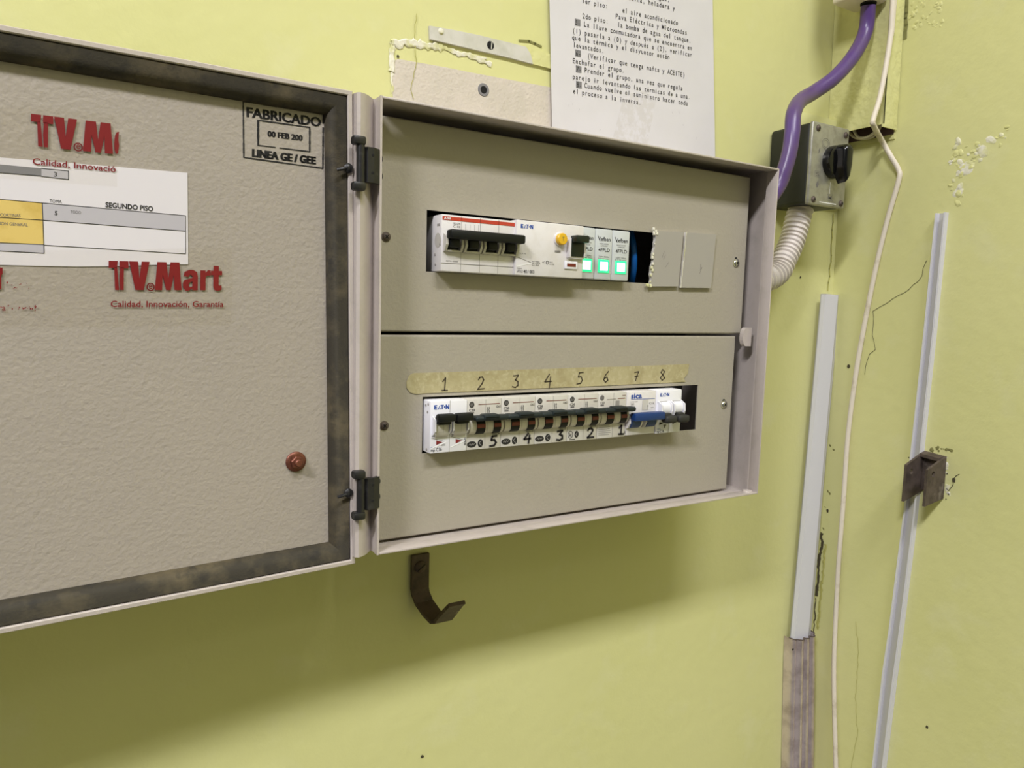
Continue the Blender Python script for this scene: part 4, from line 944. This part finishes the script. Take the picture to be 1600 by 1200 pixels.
for j, o in enumerate((.010, .016)):
    mb.tube([V((XR(ze)-o-.004, -.015, ze+.05)), V((XR(ze)-o, -.018-.01*j, ze+.008)), V((XR(ze)-o+.002, -.040, ze-.004)), V((XR(ze)-o, -.060, ze+.004)), V((XR(ze)-o-.002, -.066, ze+.05))], .0018, 'cord_white', 10)
tag(mb.build('wire'), 'thin white wires looping out of the open duct end', 'wire')
# outlet box on the duct
Xd = .672; c0 = PX(1340, 24, Xd-.002); y1b = c0.y; zbx = c0.z
mb_x = PY(1298, 14, y1b).x
jb = thing('junction_box', ((mb_x+Xd)/2, (y1b-.075)/2, zbx), 'cream plastic outlet box at the top right feeding the purple cable', 'junction box')
mb = MB(); mb.box(mb_x, XR(zbx+.09)-tk-.0006, ye+.003, y1b, zbx, zbx+.085, 'beige_plastic', .004, 3); mb.build('box_body', jb)
mb = MB(); cab0 = PX(1356, 19, (mb_x+Xd)/2+.004); mb.lathe(V((cab0.x, cab0.y, zbx-.003)), NZ, [(.0092, .0015), (.0095, .004)], 'void_dark', 20); mb.build('cable_entry', jb, 'dark cable entry hole')
# purple cable
mb = MB(); zc = zbx + .01
path = [V((cab0.x, cab0.y, zbx-.0028)), PY(1352, 50, -.058), PY(1333, 88, -.060), PY(1303, 122, -.060), PY(1272, 144, -.056), PY(1250, 158, -.064), PY(1240, 178, -.072), PY(1238, 205, -.077), PY(1234, 235, -.079), PY(1226, 265, -.078), PY(1213, 296, -.075)]
e = V((XRi+SR+.0018, path[-1].y+.004, path[-1].z-.055)); path += [(path[-1]*.45 + e*.55) + V((0, 0, -.003)), e]
mb.tube(path, .0086, 'purple_sheath', 18, 8); tag(mb.build('cable'), 'thick purple sheathed cable looping from the outlet box down behind the cabinet', 'cable')
# corrugated conduit
mb = MB(); s0 = PY(1252, 321, -.034); path = [V((s0.x, -.034, sz0-.0006)), PY(1246, 345, -.034), PY(1238, 375, -.036), PY(1225, 405, -.040), PY(1206, 432, -.046)]
e = V((XRi+SR+.0018, -.055, path[-1].z-.022)); path += [e]
mb.tube(path, .014, 'conduit_grey', 22, 44, rf=lambda L: .0145 + .0011*max(-1, min(1, 2.2*math.sin(L*2*math.pi/.0068))))
tag(mb.build('corrugated_conduit'), 'light grey corrugated conduit from the switch box down to the cabinet', 'conduit')
# white cord
mb = MB(); yc = ye - .0045
pix1 = [(1399, -60), (1397, 0), (1391, 60), (1383, 110), (1374, 155), (1364.5, 186)]
pix2 = [(1379, 222), (1394, 248), (1404, 266), (1404, 282), (1386, 345), (1368, 420), (1352, 500), (1338, 580), (1325, 680), (1318, 780), (1311, 870), (1306, 960), (1303, 1040), (1304, 1120), (1306, 1200), (1306, 1290)]
pp = [PY(x, y, yc) for x, y in pix1] + [PY(1365, 196, yc)] + [PR(x, y, .0045 + max(0, .012*(1-(y-222)/40))) for x, y in pix2]
pp = [pp[0] + V((-.028, 0, 1.0))] + pp + [pp[-1] + V((.012, .004, -.35)), V((pp[-1].x + .02, pp[-1].y, .06))]
mb.tube(pp, .0032, 'cord_white', 12, 6); tag(mb.build('cord'), 'long thin white cord kinked over the duct end, running down the corner', 'cord')
# white trunking in the corner
tr = thing('cable_trunking', tuple(PY(1256, 990, -.008)), 'closed white cable trunking up the corner, above the ribbed metal channel', 'cable trunking')
yl = -.0150; c4 = [PY(1290, 460, yl), PY(1309.5, 461.5, yl), PY(1262.5, 1000, yl), PY(1241, 1000, yl)]
mb = MB(); mb.prism(c4, V((0, .006, 0)), 'trunking_white').build('trunking_lid', tr)
c4b = [PY(1291, 459, yl+.006), PY(1312.5, 461, yl+.006), PY(1266, 1000, yl+.006), PY(1242, 1000, yl+.006)]
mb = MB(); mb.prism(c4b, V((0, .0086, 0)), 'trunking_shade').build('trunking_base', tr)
# ribbed metal channel
ml = thing('cable_guard', tuple(PY(1245, 1195, -.015)), 'ribbed galvanised metal channel covering the corner trunking\'s lower end', 'cable guard')
mb = MB(); secs = []
def guard_row(a, b):
    row = []; N = 96
    for i in range(N+1):
        q = i/N; e = abs(2*q-1)
        d = .0195*(1 - e**6)**.5 + .0052*math.sin(math.pi*min(1, q*9, (1-q)*9)/2)*(abs(math.cos(q*math.pi*4))**.8 - .5)
        row.append(V((a.x + (b.x-a.x)*q, min(-.0006, -.0008 - d), a.z)))
    return row
for (xl, xr, y) in ((1225.5, 1270, 993), (1223.5, 1270.5, 1060), (1221, 1269, 1200), (1217, 1267, 1330)):
    a, b = PY(xl, y, -.001), PY(xr, y, -.012); secs.append(guard_row(a, V((b.x, a.y, a.z))))
lastw = secs[-1]; dd = (secs[-1][0] - secs[-2][0]) / (secs[-1][0].z - secs[-2][0].z)
secs.append([v + V((dd.x*(.002 - v.z)*.3, 0, .002 - v.z)) for v in lastw])
n = len(secs[0]); vs = sum(secs, []); fs = []
for j in range(len(secs)-1):
    for i in range(n-1): fs.append((j*n+i, (j+1)*n+i, (j+1)*n+i+1, j*n+i+1))
mb.add(vs, fs, 'galvanised', True); mb.build('guard_channel', ml)
mb = MB(); bead = [v + V((0, -.0004, 0)) for v in secs[0][1:-1:2]]; mb.tube(bead, .0008, 'bracket_steel', 6, 1); p = PY(1239, 1015, -.0225); mb.lathe(p, MAT_F, [(.0018, 0), (.001, .0005)], 'void_dark', 8); mb.build('rim_edge', ml, 'dark cut edge of the channel')
# open trunking on the right wall
mb = MB(); rows = []
for xl, xr, y in ((1466.5, 1482.5, 333), (1448, 1464, 520), (1429.5, 1446, 690), (1416.7, 1435, 800), (1408, 1427, 867), (1398, 1417, 947), (1393, 1412, 987), (1383, 1403, 1053), (1367, 1385, 1200), (1356, 1375, 1300)):
    a, b = PR(xl, y, 0), PR(xr, y, 0); b = V((b.x, b.y, (a.z+b.z)/2)); a = V((a.x, a.y, b.z)); d = b - a; h = NRm*.0075; hb = NRm*.0016; tkk = d*.16
    rows.append([a, a+h, a+h+tkk, a+hb+tkk*1.1, b+hb-tkk*1.1, b+h-tkk, b+h, b])
_d = (rows[-1][0] - rows[-2][0]) / (rows[-1][0].z - rows[-2][0].z)
rows.append([v + _d*(.04 - v.z)*.6 + V((-LEAN*(.04 - v.z)*.4, 0, (.04 - v.z)*.4)) for v in rows[-1]])
vs = sum(rows, []); fs = []; fsm = []
for j in range(len(rows)-1):
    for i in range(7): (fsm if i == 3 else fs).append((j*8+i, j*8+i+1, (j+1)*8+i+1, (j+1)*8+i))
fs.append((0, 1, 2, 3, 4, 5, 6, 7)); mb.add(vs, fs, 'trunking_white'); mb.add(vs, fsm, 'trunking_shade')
tag(mb.build('cable_trunking'), 'open lidless white trunking running down the right wall behind the steel bracket', 'cable trunking')
# steel bracket
br = thing('steel_bracket', tuple(PR(1478, 750)), 'rusty steel bracket of two lugs set in the right wall', 'bracket')
w0 = PR(1477, 745); yn_ = w0.y; xo = PY(1447.5, 762, yn_).x; zt1, zb1 = PY(1448, 735, yn_).z, PY(1449, 791, yn_).z
zt2 = PR(1479, 712).z; zb2 = PR(1475, 779).z
yf_ = PX(1414.5, 755, xo).y; zt3, zb3 = PX(1414, 726, xo).z, PX(1416, 785, xo).z
def lug(y, zt_o, zb_o, zt_i, zb_i, hx, hz, thk, name):
    xw = w0.x + .002; out = []
    corners = [(xo, zb_o), (xw, zb_i), (xw, zt_i), (xo, zt_o)]
    hc = V((xo + (xw-xo)*hx, 0, zb_o + (zt_o-zb_o)*hz)); hr = .0036; n = 32; outer = []; innr = []
    def edge(a):
        d = V((math.cos(a), 0, math.sin(a))); best = 9
        for i in range(4):
            p, q_ = corners[i], corners[(i+1) % 4]; ex_, ez_ = q_[0]-p[0], q_[1]-p[1]; den = d.x*ez_ - d.z*ex_
            if abs(den) < 1e-9: continue
            t_ = ((p[0]-hc.x)*ez_ - (p[1]-hc.z)*ex_)/den; s_ = ((p[0]-hc.x)*d.z - (p[1]-hc.z)*d.x)/den
            if t_ > 0 and -1e-6 <= s_ <= 1+1e-6: best = min(best, t_)
        return hc + d*best
    angs = sorted([2*math.pi*k/n for k in range(n)] + [math.atan2(c[1]-hc.z, c[0]-hc.x) % (2*math.pi) for c in corners]); n = len(angs)
    for a in angs: outer.append(edge(a)); innr.append(hc + V((math.cos(a), 0, math.sin(a)))*hr)
    vs = [V((p.x, y, p.z)) for p in outer] + [V((p.x, y, p.z)) for p in innr] + [V((p.x, y+thk, p.z)) for p in outer] + [V((p.x, y+thk, p.z)) for p in innr]; fs = []
    for i in range(n):
        j = (i+1) % n
        fs += [(i, j, n+j, n+i), (2*n+j, 2*n+i, 3*n+i, 3*n+j), (j, i, 2*n+i, 2*n+j), (n+i, n+j, 3*n+j, 3*n+i)]
    mb = MB(); mb.add(vs, fs, 'bracket_steel'); return mb.build(name, br)
lug(yn_, zt1, zb1, zt2, zb2, .30, .86, .0030, 'bracket_lug'); lug(yf_, zt3, zb3, zt2+.002, zb2+.004, .28, .80, .0030, 'bracket_lug')
mb = MB(); xw = w0.x
mb.prism([V((xw-.012, yn_+.003, zt2-.003)), V((xw-.012, yf_+.001, zt2-.001)), V((xw+.003, yf_+.001, zt2+.002)), V((xw+.003, yn_+.003, zt2))], V((0, 0, -.004)), 'bracket_steel')
mb.box(xw-.004, xw+.003, yn_+.003, yf_+.001, zb2+.006, zt2-.004, 'bracket_steel'); mb.build('bracket_web', br, 'top web joining the two lugs')
mb = MB()
for k in range(30):
    a = random.random()
    p = PR(1446 + 42*a, 707 - 5*math.sin(a*3) + random.uniform(-3, 3), 0) if k < 14 else PR(1481 + random.uniform(-3, 4), 712 + 70*a, 0)
    blob(mb, p, random.uniform(.001, .0026), .6, 'grime_soft' if k < 14 else 'plaster_white')
mb.build('mortar_edge', br, 'crumbled mortar around the bracket')
